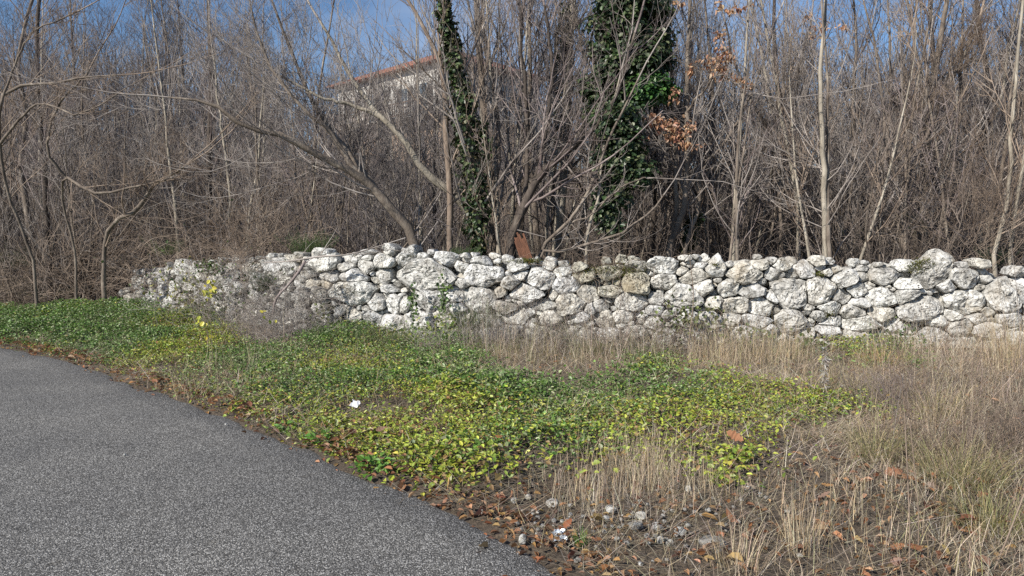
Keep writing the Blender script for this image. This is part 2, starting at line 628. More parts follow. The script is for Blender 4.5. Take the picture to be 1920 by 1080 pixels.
gx = grid_axis(0, 0, [(-400, -60, 12), (-60, -14, 40), (-14, 14, 260), (14, 60, 40), (60, 400, 12)])
gy = grid_axis(0, 0, [(-60, -4, 20), (-4, 20, 230), (20, 120, 90), (120, 900, 16)])
X, Y = np.meshgrid(gx, gy)
Z = zt(X.ravel(), Y.ravel())
V = np.stack([X.ravel(), Y.ravel(), Z], 1)
nx, ny = len(gx), len(gy)
I = np.arange(nx * ny).reshape(ny, nx)
F = np.stack([I[:-1, :-1], I[:-1, 1:], I[1:, 1:], I[1:, :-1]], -1).reshape(-1, 4)
tag(new_mesh('ground', V, F, M['soil']), kind='structure')

# road: strip from its edge 7 m to the camera side
ed = []
for i in range(len(EDGE) - 1):
    a, b = EDGE[i], EDGE[i + 1]
    n = max(2, int(np.linalg.norm(b - a) / 0.12)) if 0 < i < len(EDGE) - 2 else 8
    for k in range(n): ed.append(a + (b - a) * k / n)
ed = np.array(ed + [EDGE[-1]])
tn = norm(np.gradient(ed, axis=0))
for _ in range(12): tn[1:-1] = norm(tn[:-2] + tn[1:-1] + tn[2:])
nr = np.stack([tn[:, 1], -tn[:, 0]], 1)           # toward the road side
if edge_dist(*(ed[60] + nr[60])[:, None])[0] > 0: nr = -nr
jit = 0.045 * vnoise(ed[:, 0], ed[:, 1], 2.6, 5) + 0.035 * vnoise(ed[:, 0], ed[:, 1], 7, 6)
cols = [0.0, 0.05, 0.3, 1, 2.2, 3.8, 5.4, 6.6]
V = []
for j, c in enumerate(cols):
    q = ed + nr * (c + (jit if j < 2 else 0))[..., None] if j < 2 else ed + nr * c
    z = -0.02 if j == 0 else 0.004 + 0.01 * min(c, 1)
    V.append(np.concatenate([q, np.full((len(q), 1), z)], 1))
V = np.concatenate(V)
n = len(ed)
I = np.arange(len(cols) * n).reshape(len(cols), n)
F = np.stack([I[:-1, :-1], I[1:, :-1], I[1:, 1:], I[:-1, 1:]], -1).reshape(-1, 4)
tag(new_mesh('road', V, F, M['asphalt']), kind='structure')

# ------------------------------------------------------------------ dry stone wall
ST = [(257,530,25,25),(290,515,24,13),(297,540,33,30),(325,540,27,28),(348,507,37,27),(350,538,25,17),(282,562,26,20),(310,568,28,20),(338,562,26,20),
(245,560,20,18),(265,578,24,18),(372,545,22,26),(372,515,20,20),(395,500,24,20),(400,530,28,28),(430,497,30,20),(463,503,30,22),(433,515,27,17),
(440,538,34,24),(483,527,32,27),(470,555,34,24),(430,565,34,24),(505,500,30,18),(520,522,30,20),(540,485,30,12),
(602,492,60,37),(537,492,37,17),(643,500,27,15),(677,500,43,23),(715,490,47,27),(760,481,40,30),(795,517,113,62),(832,487,37,22),
(860,500,27,17),(903,515,77,43),(910,490,50,15),(957,530,33,20),(970,500,37,23),(977,515,27,17),(1007,523,60,38),(1053,507,30,27),(1060,535,43,33),
(1030,498,27,20),(1097,517,37,23),(1103,552,37,30),(570,515,42,14),(610,518,35,20),(657,517,60,22),(717,517,27,30),(603,533,22,14),(577,530,30,17),
(660,550,95,42),(725,543,27,15),(867,533,30,15),(597,550,30,25),(702,568,30,27),(735,570,28,46),(760,572,18,50),(803,563,50,43),(853,553,40,30),
(890,560,73,43),(860,580,40,23),(938,548,20,17),(987,548,80,30),(1035,552,17,23),(1070,570,53,43),(947,577,57,20),(1013,573,67,17),(633,582,27,17),
(653,592,43,27),(610,607,27,35),(588,580,27,22),(585,635,23,20),(560,560,30,28),(560,592,30,26),(733,604,47,32),(697,600,37,32),(783,605,57,45),
(833,597,43,30),(873,592,30,25),(905,600,40,28),(963,597,50,23),(1030,597,42,22),(1083,595,35,20),(1110,577,27,20),(800,632,45,16),(1060,625,67,34),
(960,624,42,28),(1005,625,40,26),(915,628,40,24),(860,628,40,26),(745,633,45,24),(690,635,42,26),(640,630,36,26),
(1143,513,50,24),(1193,497,34,26),(1243,500,54,24),(1193,530,53,37),(1243,530,50,27),(1143,547,47,23),(1183,565,62,30),(1232,562,33,23),
(1283,555,80,42),(1282,508,23,17),(1300,520,55,30),(1317,540,37,30),(1343,503,35,38),(1400,513,70,34),(1367,541,37,33),(1412,545,53,23),
(1425,496,30,18),(1453,515,37,20),(1468,497,28,20),(1512,507,37,32),(1487,515,22,17),(1481,550,92,58),(1538,548,58,58),(1592,523,55,29),(1553,512,24,11),
(1377,574,60,30),(1427,577,47,37),(1340,567,30,23),(1227,582,32,18),(1287,597,38,30),(1330,603,40,44),(1303,635,44,50),(1347,630,33,40),
(1373,597,33,20),(1417,603,67,30),(1483,602,57,43),(1400,625,53,33),(1443,619,27,20),(1223,607,32,24),(1167,595,38,24),(1133,599,38,30),(1120,575,43,20),
(1450,557,20,23),(1190,625,44,26),(1245,632,40,28),(1140,630,40,28),(1095,632,36,26),(1657,517,50,37),(1620,520,28,20),(1610,543,40,30),(1635,537,22,17),(1580,557,40,23),
(1613,568,37,17),(1560,577,37,27),(1603,584,50,23),(1653,588,47,23),(1653,558,55,38),(1703,533,40,20),(1702,556,44,25),(1703,500,34,18),
(1750,513,62,60),(1810,520,60,52),(1780,535,28,22),(1727,578,95,52),(1813,567,75,50),(1887,553,70,68),(1920,548,40,60),(1613,610,85,30),
(1560,603,50,17),(1540,593,37,17),(1557,621,47,20),(1603,637,45,40),(1677,612,42,27),(1533,650,33,27),(1513,628,30,27),(1753,633,53,43),(1760,603,34,20),
(1800,613,43,33),(1850,620,45,34),(1897,600,43,27),(1897,635,43,30),(1787,592,33,17),(1833,597,30,17),(1720,645,35,25),(1807,647,40,25),(1653,645,30,24),
(1682,636,30,24),(1460,640,40,28),(1420,652,44,28),(1370,650,36,26),(1570,655,36,26),(1855,650,40,26),(1760,665,44,24),(1840,495,30,14),(1965,540,60,50),(1960,585,60,36),
(1970,615,60,34),(1935,640,40,34),(1980,645,50,34),(2030,560,70,40),(2040,600,60,34),(2030,635,60,34),(2100,550,70,44),(2110,595,70,40),(2110,635,60,36)]

SEGL = np.concatenate([[0], np.cumsum(np.linalg.norm(np.diff(WXY, axis=0), axis=1))])


def wall_uv(px, py):
    """pixel -> (u along wall, z) on the wall plane"""
    a, b, c = ray(px, py)
    for i in range(len(WXY) - 1):
        A, B = WXY[i], WXY[i + 1]
        dx, dy = B - A
        # a*k = A.x + t*dx ; b*k = A.y + t*dy
        det = a * (-dy) - (-dx) * b
        k = (A[0] * (-dy) - (-dx) * A[1]) / det
        t = (a * A[1] - b * A[0]) / det
        if t <= 1.0001 or i == len(WXY) - 2:
            if t >= -0.3 or i == 0:
                return SEGL[i] + t * (SEGL[i + 1] - SEGL[i]), EYE + c * k, k * b
    return None


def wall_pt(u):
    i = int(np.clip(np.searchsorted(SEGL, u, 'right') - 1, 0, len(WXY) - 2))
    t = (u - SEGL[i]) / (SEGL[i + 1] - SEGL[i])
    # smoothed tangent
    def tg(j): j = min(max(j, 0), len(WXY) - 2); return norm(WXY[j + 1] - WXY[j])
    T0, T1 = norm(tg(i - 1) + tg(i)), norm(tg(i) + tg(i + 1))
    return WXY[i] + (WXY[i + 1] - WXY[i]) * t, norm(T0 * (1 - t) + T1 * t)


TOPL = [(205, 572), (235, 545), (260, 515), (300, 508), (335, 496), (365, 500), (420, 490), (520, 484), (580, 478), (780, 474), (900, 486), (1100, 505), (1180, 486), (1260, 490),
        (1420, 488), (1640, 500), (1750, 490), (1850, 505), (1920, 520), (2100, 530), (2300, 535)]
tu = []
for px, py in TOPL:
    r = wall_uv(px, py); tu.append((r[0], r[1]))
tu = np.array(tu)
cells = []          # u, z, w, h  (half sizes)
for (px, py, w_, h_) in ST:
    u, z, d = wall_uv(px, py)
    u2, _, _ = wall_uv(px + 5, py)
    cells.append((u, z, w_ / 10 * abs(u2 - u) * 1.07, h_ * d / FPX / 2 * 1.07, 1))
rr = random.Random(5)
umax = wall_uv(2150, 560)[0]
tries = 0
while tries < 22000:
    tries += 1
    u = rr.uniform(0.05, umax); top = np.interp(u, tu[:, 0], tu[:, 1])
    z = rr.uniform(-0.06, top - 0.04)
    hw = rr.uniform(0.03, 0.11); hh = hw * rr.uniform(0.45, 0.8)
    ok = True
    for c in cells:
        if abs(c[0] - u) < (c[2] + hw) and abs(c[1] - z) < (c[3] + hh):
            if ((c[0] - u) / (c[2] * .97 + hw * .72)) ** 2 + ((c[1] - z) / (c[3] * .97 + hh * .72)) ** 2 < 1:
                ok = False; break
    if ok: cells.append((u, z, hw, hh, 0))


for _ in range(70):      # chips and small rocks lying along the top
    u = rr.uniform(.2, umax); hw = rr.uniform(.04, .11)
    cells.append((u, float(np.interp(u, tu[:, 0], tu[:, 1])) + rr.uniform(-.02, .05), hw, hw * rr.uniform(.45, .8), 0))


def clip_poly(P, nx_, ny_, c):
    """keep points with nx*x+ny*y <= c"""
    res = []
    for i in range(len(P)):
        a, b = P[i], P[(i + 1) % len(P)]
        da, db = nx_ * a[0] + ny_ * a[1] - c, nx_ * b[0] + ny_ * b[1] - c
        if da <= 0: res.append(a)
        if da * db < 0:
            t = da / (da - db); res.append((a[0] + (b[0] - a[0]) * t, a[1] + (b[1] - a[1]) * t))
    return res


SY = 1.45


def make_cells(cells, over=1.5, gap=0.0015):
    res = []
    for i, c in enumerate(cells):
        cx, cz = c[0], c[1] * SY
        ri = math.sqrt(c[2] * c[3] * SY)
        a0 = rr.uniform(0, 0.5)
        P = []
        for k in range(7):
            th = a0 + (k + rr.uniform(-.3, .3)) * 2 * math.pi / 7
            e = rr.uniform(0.86, 1.14) * over
            P.append((cx + c[2] * e * math.cos(th), cz + c[3] * SY * e * math.sin(th)))
        for j, q in enumerate(cells):
            if j == i: continue
            qx, qz = q[0], q[1] * SY
            dx, dz = qx - cx, qz - cz
            d2 = dx * dx + dz * dz
            rj = math.sqrt(q[2] * q[3] * SY)
            if d2 > (c[2] + q[2] + c[3] * SY + q[3] * SY) ** 2 * 1.3 or d2 < 1e-6: continue
            dd = math.sqrt(d2)
            # directional radii so that wide stones keep their width
            def rad(s_): return 1 / math.sqrt((dx / dd / s_[2]) ** 2 + (dz / dd / (s_[3] * SY)) ** 2)
            r1, r2 = rad(c), rad(q)
            m_ = dd * r1 / (r1 + r2)
            m_ = min(max(m_, dd * 0.15), dd * 0.85)
            P = clip_poly(P, dx / dd, dz / dd, cx * dx / dd + cz * dz / dd + m_ - gap)
            if len(P) < 3: break
        if len(P) < 3: res.append(None); continue
        res.append([(p[0], p[1] / SY) for p in P])
    return res


def stone_mesh(poly, D, seed, boxy=0.42, M_=30, J=13, nz_amp=0.018, planes=4, rs=None):
    """rock with outline poly (local u,z), half-depth D along -y (front). returns V (local x=u, y=depth, z)"""
    r_ = random.Random(seed)
    P = np.array(poly)
    c = P.mean(0)
    Q = P - c
    th = np.linspace(0, 2 * math.pi, M_, endpoint=False)
    Rb = np.full(M_, 1e9)
    n_ = len(Q)
    for k, a in enumerate(th):
        dx, dz = math.cos(a), math.sin(a)
        for i in range(n_):
            x1, z1 = Q[i]; x2, z2 = Q[(i + 1) % n_]
            ex, ez = x2 - x1, z2 - z1
            det = dx * (-ez) + ex * dz
            if abs(det) < 1e-12: continue
            s_ = (x1 * (-ez) + ex * z1) / det
            u_ = (dx * z1 - dz * x1) / det
            if s_ > 0 and -1e-6 <= u_ <= 1 + 1e-6: Rb[k] = min(Rb[k], s_)
    Rb = np.where(Rb > 1e8, np.median(Rb), Rb)
    Rs = (np.roll(Rb, 1) + 2 * Rb + np.roll(Rb, -1)) / 4
    k1, k2, k3 = r_.uniform(0, 6.3), r_.uniform(0, 6.3), r_.uniform(0, 6.3)
    Rb = Rb * (1 + 0.02 * np.sin(5 * th + k1) + 0.02 * np.sin(9 * th + k2) + 0.02 * np.sin(17 * th + k3))
    if boxy > .3:
        ph = np.linspace(0, math.pi, J + 2)[1:-1]
        s_, c_ = np.sin(ph) ** boxy, np.cos(ph)
        yd = -np.sign(c_) * np.abs(c_) ** 0.5 * D
    else:                       # broken block: a broad rough face, then the flanks
        nf = int(J * .62)
        q = np.linspace(0, 1, nf + 1)[1:] ** .85
        yf = -D * (1 - .24 * np.clip((q - .88) / .12, 0, 1) ** 1.5)
        nb = J - nf
        w2 = np.linspace(0, 1, nb + 1)[1:]
        s_ = np.concatenate([q, 1 - .3 * w2 ** 2]); yd = np.concatenate([yf, D * (-.76 + 1.7 * w2)])
    X_ = s_[:, None] * Rb[None] * np.cos(th)[None]
    Z_ = s_[:, None] * Rb[None] * np.sin(th)[None]
    Y_ = np.repeat(yd[:, None], M_, 1)
    V_ = np.stack([X_, Y_, Z_], -1).reshape(-1, 3)
    V_ = np.concatenate([[[0, -D, 0]], V_, [[0, D, 0]]])
    size = math.sqrt(abs(Rb.mean()))
    cuts = []
    if boxy < .3:
        cuts.append((Vector((r_.gauss(0, .22), -1, r_.gauss(0, .2))), r_.uniform(.8, .95)))
        cuts.append((Vector((r_.gauss(0, .5), -r_.uniform(.7, 1.1), -r_.uniform(.5, 1.0))), r_.uniform(.80, .95)))
        for _ in range(planes): cuts.append((Vector((r_.choice((-1, 1)) * r_.uniform(.2, .8), -1, r_.gauss(.15, .5))), r_.uniform(.74, .95)))
    else:
        for _ in range(planes): cuts.append((Vector((r_.gauss(0, 0.55), -1, r_.gauss(0.0, 0.55))), r_.uniform(0.6, 0.92)))
    for nn, f_ in cuts:
        nv = np.array(nn.normalized())
        lim = (V_ @ nv).max() * f_
        V_ = V_ - np.clip(V_ @ nv - lim, 0, None)[:, None] * nv * .96
    off = Vector((r_.uniform(0, 90), r_.uniform(0, 90), r_.uniform(0, 90)))
    amp = min(nz_amp, 0.2 * Rb.mean())
    out_ = np.empty_like(V_)
    lat = 0.3 if boxy < .3 else 0.8
    for k in range(len(V_)):
        p = Vector(V_[k]); q = p * 7 + off
        nvv = noise.noise_vector(q) * amp + noise.noise_vector(q * 2.7) * amp * 0.6 + noise.noise_vector(q * 6.5) * amp * 0.42
        out_[k] = p + Vector((nvv.x * lat, nvv.y, nvv.z * lat))
    F4 = []
    F3 = []
    for j in range(J - 1):
        for k in range(M_):
            a = 1 + j * M_ + k; b = 1 + j * M_ + (k + 1) % M_
            F4.append((a, b, b + M_, a + M_))
    last = 1 + (J - 1) * M_
    for k in range(M_):
        F3.append((0, 1 + (k + 1) % M_, 1 + k))
        F3.append((len(V_) - 1, last + k, last + (k + 1) % M_))
    return out_, F4, F3, c


wall = tag(empty('stone_wall', (WXY[4][0], WXY[4][1], 0)), 'long tumbledown dry wall of white pitted limestone rocks between verge and wood', 'stone wall')
WO = np.array(wall.location)
polys = make_cells(cells)


def area(P):
    return 0.5 * abs(sum(P[i][0] * P[(i + 1) % len(P)][1] - P[(i + 1) % len(P)][0] * P[i][1] for i in range(len(P))))


ordr = sorted([i for i in range(len(cells)) if polys[i]], key=lambda i: -area(polys[i]))
tints = [(1.0, 1.0, 1.0), (1.0, 0.98, 0.94), (0.90, 0.90, 0.90), (0.95, 0.92, 0.86), (0.88, 0.87, 0.85), (1.05, 1.05, 1.03), (.84, .83, .81), (.97, .97, .98)]
rest = MB(); rest_c = []
for rank, i in enumerate(ordr):
    P = polys[i]
    big = area(P) > 0.02
    huge = rank < 60
    D = rr.uniform(0.14, 0.2) if big else rr.uniform(0.09, 0.14)
    V_, F4, F3, c = stone_mesh(P, D, 100 + i, boxy=rr.uniform(0.14, 0.26), M_=34 if huge else 26 if big else 15, J=17 if huge else 12 if big else 8, nz_amp=0.045 if big else 0.022, planes=3 if big else 2)
    (wx, wy), T = wall_pt(c[0])
    N2 = np.array([-T[1], T[0]])            # pointing away from camera
    off = rr.uniform(-0.06, 0.06) + (0.03 if not big else 0)
    tilt = rr.gauss(-0.03, 0.16); yaw = rr.gauss(0, .14)
    y2 = V_[:, 1] + V_[:, 2] * tilt + V_[:, 0] * yaw + off + 0.12 + max(0, c[1] - 0.3) * 0.06
    W3 = np.stack([wx + T[0] * V_[:, 0] + N2[0] * y2, wy + T[1] * V_[:, 0] + N2[1] * y2, c[1] + V_[:, 2]], 1)
    t_ = np.array(rr.choice(tints))
    if 1090 < 0: pass
    # the earth-stained, mossy stretch in the middle of the wall
    pxx = wx / wy * FPX + 960
    if 1085 < pxx < 1200 and c[1] > 0.72: t_ = t_ * np.array([0.80, 0.78, 0.70])
    if pxx < 560: t_ = t_ * 0.92
    if rank < 100:
        o = new_mesh('stone', W3 - WO, [np.array(F4), np.array(F3)], M['stone'], wall, False, np.tile(t_, (len(W3), 1)))
    else:
        rest.add(W3 - WO, F4, F3); rest_c.append(np.tile(t_, (len(W3), 1)))
# back course of the wall and its rubble heart
for layer, (dy, s0) in enumerate([(0.36, 0.20), (0.62, 0.19)]):
    u = 0.1
    while u < umax:
        top = np.interp(u, tu[:, 0], tu[:, 1]) - (0.05 if layer == 0 else 0.1)
        z = -0.05
        wcol = rr.uniform(0.12, s0)
        while z < top:
            hh = rr.uniform(0.06, 0.12)
            ring = [(u + wcol * rr.uniform(.8, 1.1) * math.cos(a), z + hh * rr.uniform(.85, 1.15) * math.sin(a)) for a in np.linspace(0, 2 * math.pi, 7, endpoint=False)]
            V_, F4, F3, c = stone_mesh(ring, rr.uniform(.12, .17), rr.randrange(9999), M_=14, J=7, nz_amp=0.015, planes=3)
            (wx, wy), T = wall_pt(c[0]); N2 = np.array([-T[1], T[0]])
            y2 = (V_[:, 1] * (-1 if layer else 1)) + dy + rr.uniform(-.04, .04)
            if layer: F4 = [f[::-1] for f in F4]; F3 = [f[::-1] for f in F3]
            W3 = np.stack([wx + T[0] * V_[:, 0] + N2[0] * y2, wy + T[1] * V_[:, 0] + N2[1] * y2, c[1] + V_[:, 2]], 1)
            rest.add(W3 - WO, F4, F3); rest_c.append(np.tile(np.array([.8, .78, .74]), (len(W3), 1)))
            z += hh * 1.5
        u += wcol * 1.5
o = new_mesh('small_stones', np.array(rest.V), [np.array(rest.F4), np.array(rest.F3)], M['stone'], wall, False, np.concatenate(rest_c))
o['kind'] = 'stuff'

# moss cushions on the wall: tiny upright blades
mp_, mc_ = [], []
for (px, py, w_, h_, n_) in [(985, 490, 30, 5, 900), (1120, 508, 60, 10, 1100), (1180, 510, 30, 20, 700), (1095, 508, 12, 5, 300), (1725, 500, 26, 12, 900), (1740, 492, 16, 8, 300),
                             (620, 575, 20, 8, 250), (1555, 590, 12, 10, 250), (1140, 545, 20, 6, 250), (1540, 515, 14, 5, 200), (1340, 497, 10, 5, 120), (770, 480, 20, 5, 120)]:
    for _ in range(n_):
        u, z, d = wall_uv(px + rr.gauss(0, w_ / 2.2), py + rr.gauss(0, h_ / 2.2))
        (wx, wy), T = wall_pt(u)
        dp = rr.uniform(-0.04, 0.12)
        mp_.append((wx - T[1] * dp, wy + T[0] * dp, z))
mp_ = np.array(mp_); n_ = len(mp_)
V, F = leaves(mp_, G.normal(0, 1, (n_, 3)) + [0, -0.6, 0.9], G.normal(0, 1, (n_, 3)), G.uniform(.012, .03, n_), G.uniform(.006, .012, n_))
o = new_mesh('moss', V - WO, F, M['moss'], wall, False, np.repeat(pal([(.09, .10, .02), (.05, .06, .015), (.13, .13, .03), (.05, .04, .02)], n_), 6, 0))
o['kind'] = 'stuff'


# ------------------------------------------------------------------ house on the rise behind the wood
def house():
    C0 = np.array([-5.1, 55.0]); u = norm(np.array([-9.8, 10.0])); v = norm(np.array([10.0, 9.8]))
    rz = math.atan2(u[1], u[0])          # local +x = along the left facade, local -y = into the house
    zb = 7.2
    h = tag(empty('house', (C0[0], C0[1], zb), rz), 'white two storey house with red tiled roof on the rise behind the bare trees', 'house')
    # local frame: x along facade (away), y: v direction
    sgn = 1 if (-math.sin(rz) * v[0] + math.cos(rz) * v[1]) > 0 else -1
    def Y(a, b): return (min(a * sgn, b * sgn), max(a * sgn, b * sgn))
    m = MB(); y0, y1 = Y(0, 10); m.box(0, 14, y0, y1, 3.1, 7.0); m.build('wall', M['plaster'], h)
    m = MB(); y0, y1 = Y(0.02, 9.9); m.box(0.1, 13.9, y0, y1, -2.5, 2.95); m.build('lower_wall', M['plaster_tan'], h)
    m = MB(); y0, y1 = Y(-1.3, 10.2); m.box(-0.3, 14.3, y0, y1, 2.95, 3.12); m.build('floor_slab', M['trim'], h)
    # hip roof
    m = MB(); e = 0.7
    a, b = Y(-e, 10 + e)
    zt_, zr = 7.0, 9.3
    P = [(-e, a, zt_), (14 + e, a, zt_), (14 + e, b, zt_), (-e, b, zt_), (4.6, (a + b) / 2, zr), (9.4, (a + b) / 2, zr),
         (-e, a, zt_ - .18), (14 + e, a, zt_ - .18), (14 + e, b, zt_ - .18), (-e, b, zt_ - .18)]
    m.add(P, [(0, 1, 5, 4), (2, 3, 4, 5), (6, 7, 1, 0), (7, 8, 2, 1), (8, 9, 3, 2), (9, 6, 0, 3), (9, 8, 7, 6)], [(3, 0, 4), (1, 2, 5)])
    # raised rows of tiles
    rf = m.build('roof', M['roof'], h)
    m = MB()
    ysg = 1 if sgn > 0 else -1
    m.box(3.2, 4.1, *Y(3.2, 4.0), 8.3, 10.2); m.box(3.05, 4.25, *Y(3.05, 4.15), 10.2, 10.35)
    m.build('chimney', M['trim'], rf)
    # balcony on the long facade
    for x0, x1 in ((0.4, 5.4), (7.6, 12.6)):
        bal = MB(); yy = Y(-1.5, -1.42)
        bal.box(x0, x1, *yy, 3.12, 3.2); bal.box(x0, x1, *yy, 4.0, 4.08)
        k = x0
        while k < x1: bal.box(k, k + .05, *Y(-1.49, -1.43), 3.2, 4.0); k += .28
        bal.build('balcony_railing', M['rail'], h)
    def win(face, p, z, ww, hh, sh=True):
        f = MB(); g = MB(); s_ = MB(); s2 = MB()
        if face == 0:
            f.box(p, p + ww, *Y(-0.05, 0.0), z, z + hh); f.box(p - .15, p + ww + .15, *Y(-.14, 0.0), z - .1, z)
            g.box(p + .08, p + ww / 2 - .03, *Y(-0.07, -0.052), z + .08, z + hh - .08); g.box(p + ww / 2 + .03, p + ww - .08, *Y(-0.07, -0.052), z + .08, z + hh - .08)
            s_.box(p - ww / 2 - .05, p - .03, *Y(-0.09, -0.02), z, z + hh); s2.box(p + ww + .03, p + ww * 1.5 + .05, *Y(-0.09, -0.02), z, z + hh)
        else:
            a_, b_ = Y(p, p + ww); q = (a_ + b_) / 2
            f.box(-0.05, 0, a_, b_, z, z + hh); g.box(-0.07, -0.052, a_ + .08, q - .03, z + .08, z + hh - .08); g.box(-0.07, -0.052, q + .03, b_ - .08, z + .08, z + hh - .08)
            s_.box(-0.09, -0.02, a_ - ww / 2 - .05, a_ - .03, z, z + hh); s2.box(-0.09, -0.02, b_ + .03, b_ + ww / 2 + .05, z, z + hh)
        fo = f.build('window', M['trim'], h); g.build('pane', M['glass'], fo)
        if sh: s_.build('shutter', M['shutter'], fo); s2.build('shutter', M['shutter'], fo)
    for p, w_, z, hh in ((1.6, 1.0, 3.3, 2.3), (4.0, .9, 4.2, 1.3), (8.4, 1.0, 3.3, 2.3), (11.2, .9, 4.2, 1.3)): win(0, p, z, w_, hh)
    for p in (1.5, 4.6, 7.6): win(1, p, 4.2, 1.0, 1.3)
    for p in (2.0, 6.2, 10.6): win(0, p, 0.6, 1.0, 1.3, False)
    for p in (2.2, 6.4): win(1, p, 0.6, 1.0, 1.3, False)


house()

# ------------------------------------------------------------------ trees
def finish_tree(root, trunk, crown, tm, cm, S=8):
    """trunk: list of (P,R); crown: list of (P,R,S)"""
    if trunk:
        V, F = join([tubes(p, r, S) for p, r in trunk])
        new_mesh('trunk', V, F, M[tm], root)
    if crown:
        V, F = join([tubes(p, r, s_) for p, r, s_ in crown])
        new_mesh('crown', V, F, M[cm], root)


def ivy_on(root, path, rad, n, size=(.045, .085), cols=None, rng=G, name='ivy', lo=0.0, hi=1.0, droop=0.5):
    """path (K,3); rad (K,) sleeve radius along it"""
    K = len(path)
    t = rng.uniform(lo, hi, n) * (K - 1); i = np.minimum(t.astype(int), K - 2); f = (t - i)[:, None]
    c = path[i] * (1 - f) + path[i + 1] * f
    r = rad[i] * (1 - f[:, 0]) + rad[i + 1] * f[:, 0]
    a = rng.uniform(0, 2 * math.pi, n)
    lump = 0.72 + 0.5 * vnoise(a * 1.3 + t * 0.3, t * 1.7, 1.0, 4) + .3 * vnoise(a * 3, t * 4, 1.0, 9)
    q = r * lump * rng.uniform(0.55, 1.05, n)
    o = np.stack([np.cos(a), np.sin(a), rng.normal(0, .15, n)], 1)
    P = c + o * q[:, None]
    D = o * 0.5 + rng.normal(0, .35, (n, 3)) + np.array([0, 0, -droop])
    N_ = o + rng.normal(0, .35, (n, 3)) + [0, 0, .3]
    L = rng.uniform(size[0], size[1], n)
    V, F = leaves(P, D, N_, L, L * .95, .12)
    cols = cols or [(.026, .048, .018), (.04, .068, .024), (.055, .085, .032), (.018, .034, .014), (.11, .13, .06), (.07, .06, .03)]
    return new_mesh(name, V, F, M['ivy'], root, False, np.repeat(pal(cols, n, .2, rng), 6, 0))


def px_path(pts, base=True, n=16):
    base = base and pts[0][1] > 425
    """[(px,py,depth,width_px)] -> resampled path in the scene, rooted in the ground"""
    A = []
    for px, py, d, w_ in pts:
        x, y, z = at(px, py, d); A.append((x, y, z, w_ / 2 * d / FPX * .8))
    if base:
        x, y, z, r = A[0]
        x2 = x + (x - A[1][0]) * 0.15
        A = [(x2, y, zt1(x2, y) - 0.15, r * 1.35)] + A
    return densify(A, n)


def hero(name, label, cat, stems, tm, cm, kids=(8, 5, 4), klen=(.3, .55), ang=(22, 55), trop=0.10, t0=.3, seed=1, ivy=None, base=True, thick=.4, wand=.11, root=None, group=None, lcap=2.6):
    rng = np.random.default_rng(seed)
    paths = [px_path(s, base, 18) for s in stems]
    b = paths[0][0]
    if root is None:
        root = tag(empty(name, (b[0], b[1], b[2])), label, cat, group)
    o = np.array([b[0], b[1], b[2]])
    tr, cr = [], []
    P0 = np.stack([p[:, :3] - o for p in paths]); R0 = np.stack([p[:, 3] for p in paths])
    jit = rng.normal(0, 1, P0.shape) * 0.01; jit[:, 0] = 0
    P0 = P0 + jit
    tr.append((P0, R0))
    P1, R1 = grow(P0, R0, kids[0], t0, 1.0, klen, ang, 9, wand, trop, thick, .005, rng, lcap)
    # stems run on beyond the frame
    Pe, Re = walk(P0[:, -1], P0[:, -1] - P0[:, -2], np.full(len(P0), 2.2), 9, .09, .06, R0[:, -1], .2, rng)
    P1 = np.concatenate([P1, Pe]); R1 = np.concatenate([R1, Re])
    P2, R2 = grow(P1, R1, kids[1], .15, 1.0, (.35, .65), (20, 50), 7, .12, trop, .6, .0034, rng, 1.3)
    P3, R3 = grow(P2, R2, kids[2], .1, 1.0, (.35, .7), (20, 55), 5, .13, trop * .8, .6, .0026, rng, .6)
    cr = [(P1, R1, 5), (P2, R2, 3), (P3, R3, 3)]
    finish_tree(root, tr, cr, tm, cm)
    return root, paths, o


H = {}
H['lean_left'] = hero('leaning_tree', 'thick bare tree leaning far left, its long pale limb arching above the wall', 'tree',
    [[(778, 455, 11.8, 24), (735, 395, 11.7, 22), (690, 345, 11.6, 20), (640, 312, 11.5, 17), (597, 292, 11.4, 17), (563, 273, 11.3, 15), (513, 243, 11.2, 14), (480, 245, 11.1, 12), (433, 222, 11.0, 10), (393, 192, 11.0, 7), (317, 183, 10.9, 4)],
     [(735, 395, 11.7, 17), (700, 345, 11.8, 15), (655, 290, 11.9, 15), (600, 215, 12.0, 11), (560, 130, 12.1, 8), (520, 30, 12.2, 6)],
     [(690, 345, 11.6, 17), (655, 303, 11.6, 15), (620, 250, 11.6, 11), (560, 195, 11.5, 8), (500, 110, 11.5, 6), (470, 10, 11.5, 4)]],
    'bark_grey', 'twig_grey', (24, 8, 4), (.3, .75), (25, 70), .15, .22, seed=3, thick=.22, lcap=3.2, wand=.07)
H['lean_2'] = hero('leaning_tree', 'grey tree beside the ivy trunk, bending left in front of the white house', 'tree',
    [[(895, 440, 12.2, 24), (885, 405, 12.1, 22), (850, 362, 12.0, 20), (800, 327, 11.9, 17), (763, 267, 11.9, 14), (713, 220, 11.9, 13), (680, 177, 12.0, 11), (647, 123, 12.0, 8), (600, 40, 12.1, 6)],
     [(713, 220, 11.9, 10), (660, 196, 11.9, 9), (610, 185, 11.8, 7), (540, 150, 11.7, 5)]],
    'bark_pale', 'twig_grey', (15, 7, 4), (.25, .6), (20, 60), .13, .25, seed=4, thick=.25, lcap=2.8, wand=.07)
H['lean_2'][0]['label'] = 'grey tree beside the ivy trunk, bending left in front of the white house'
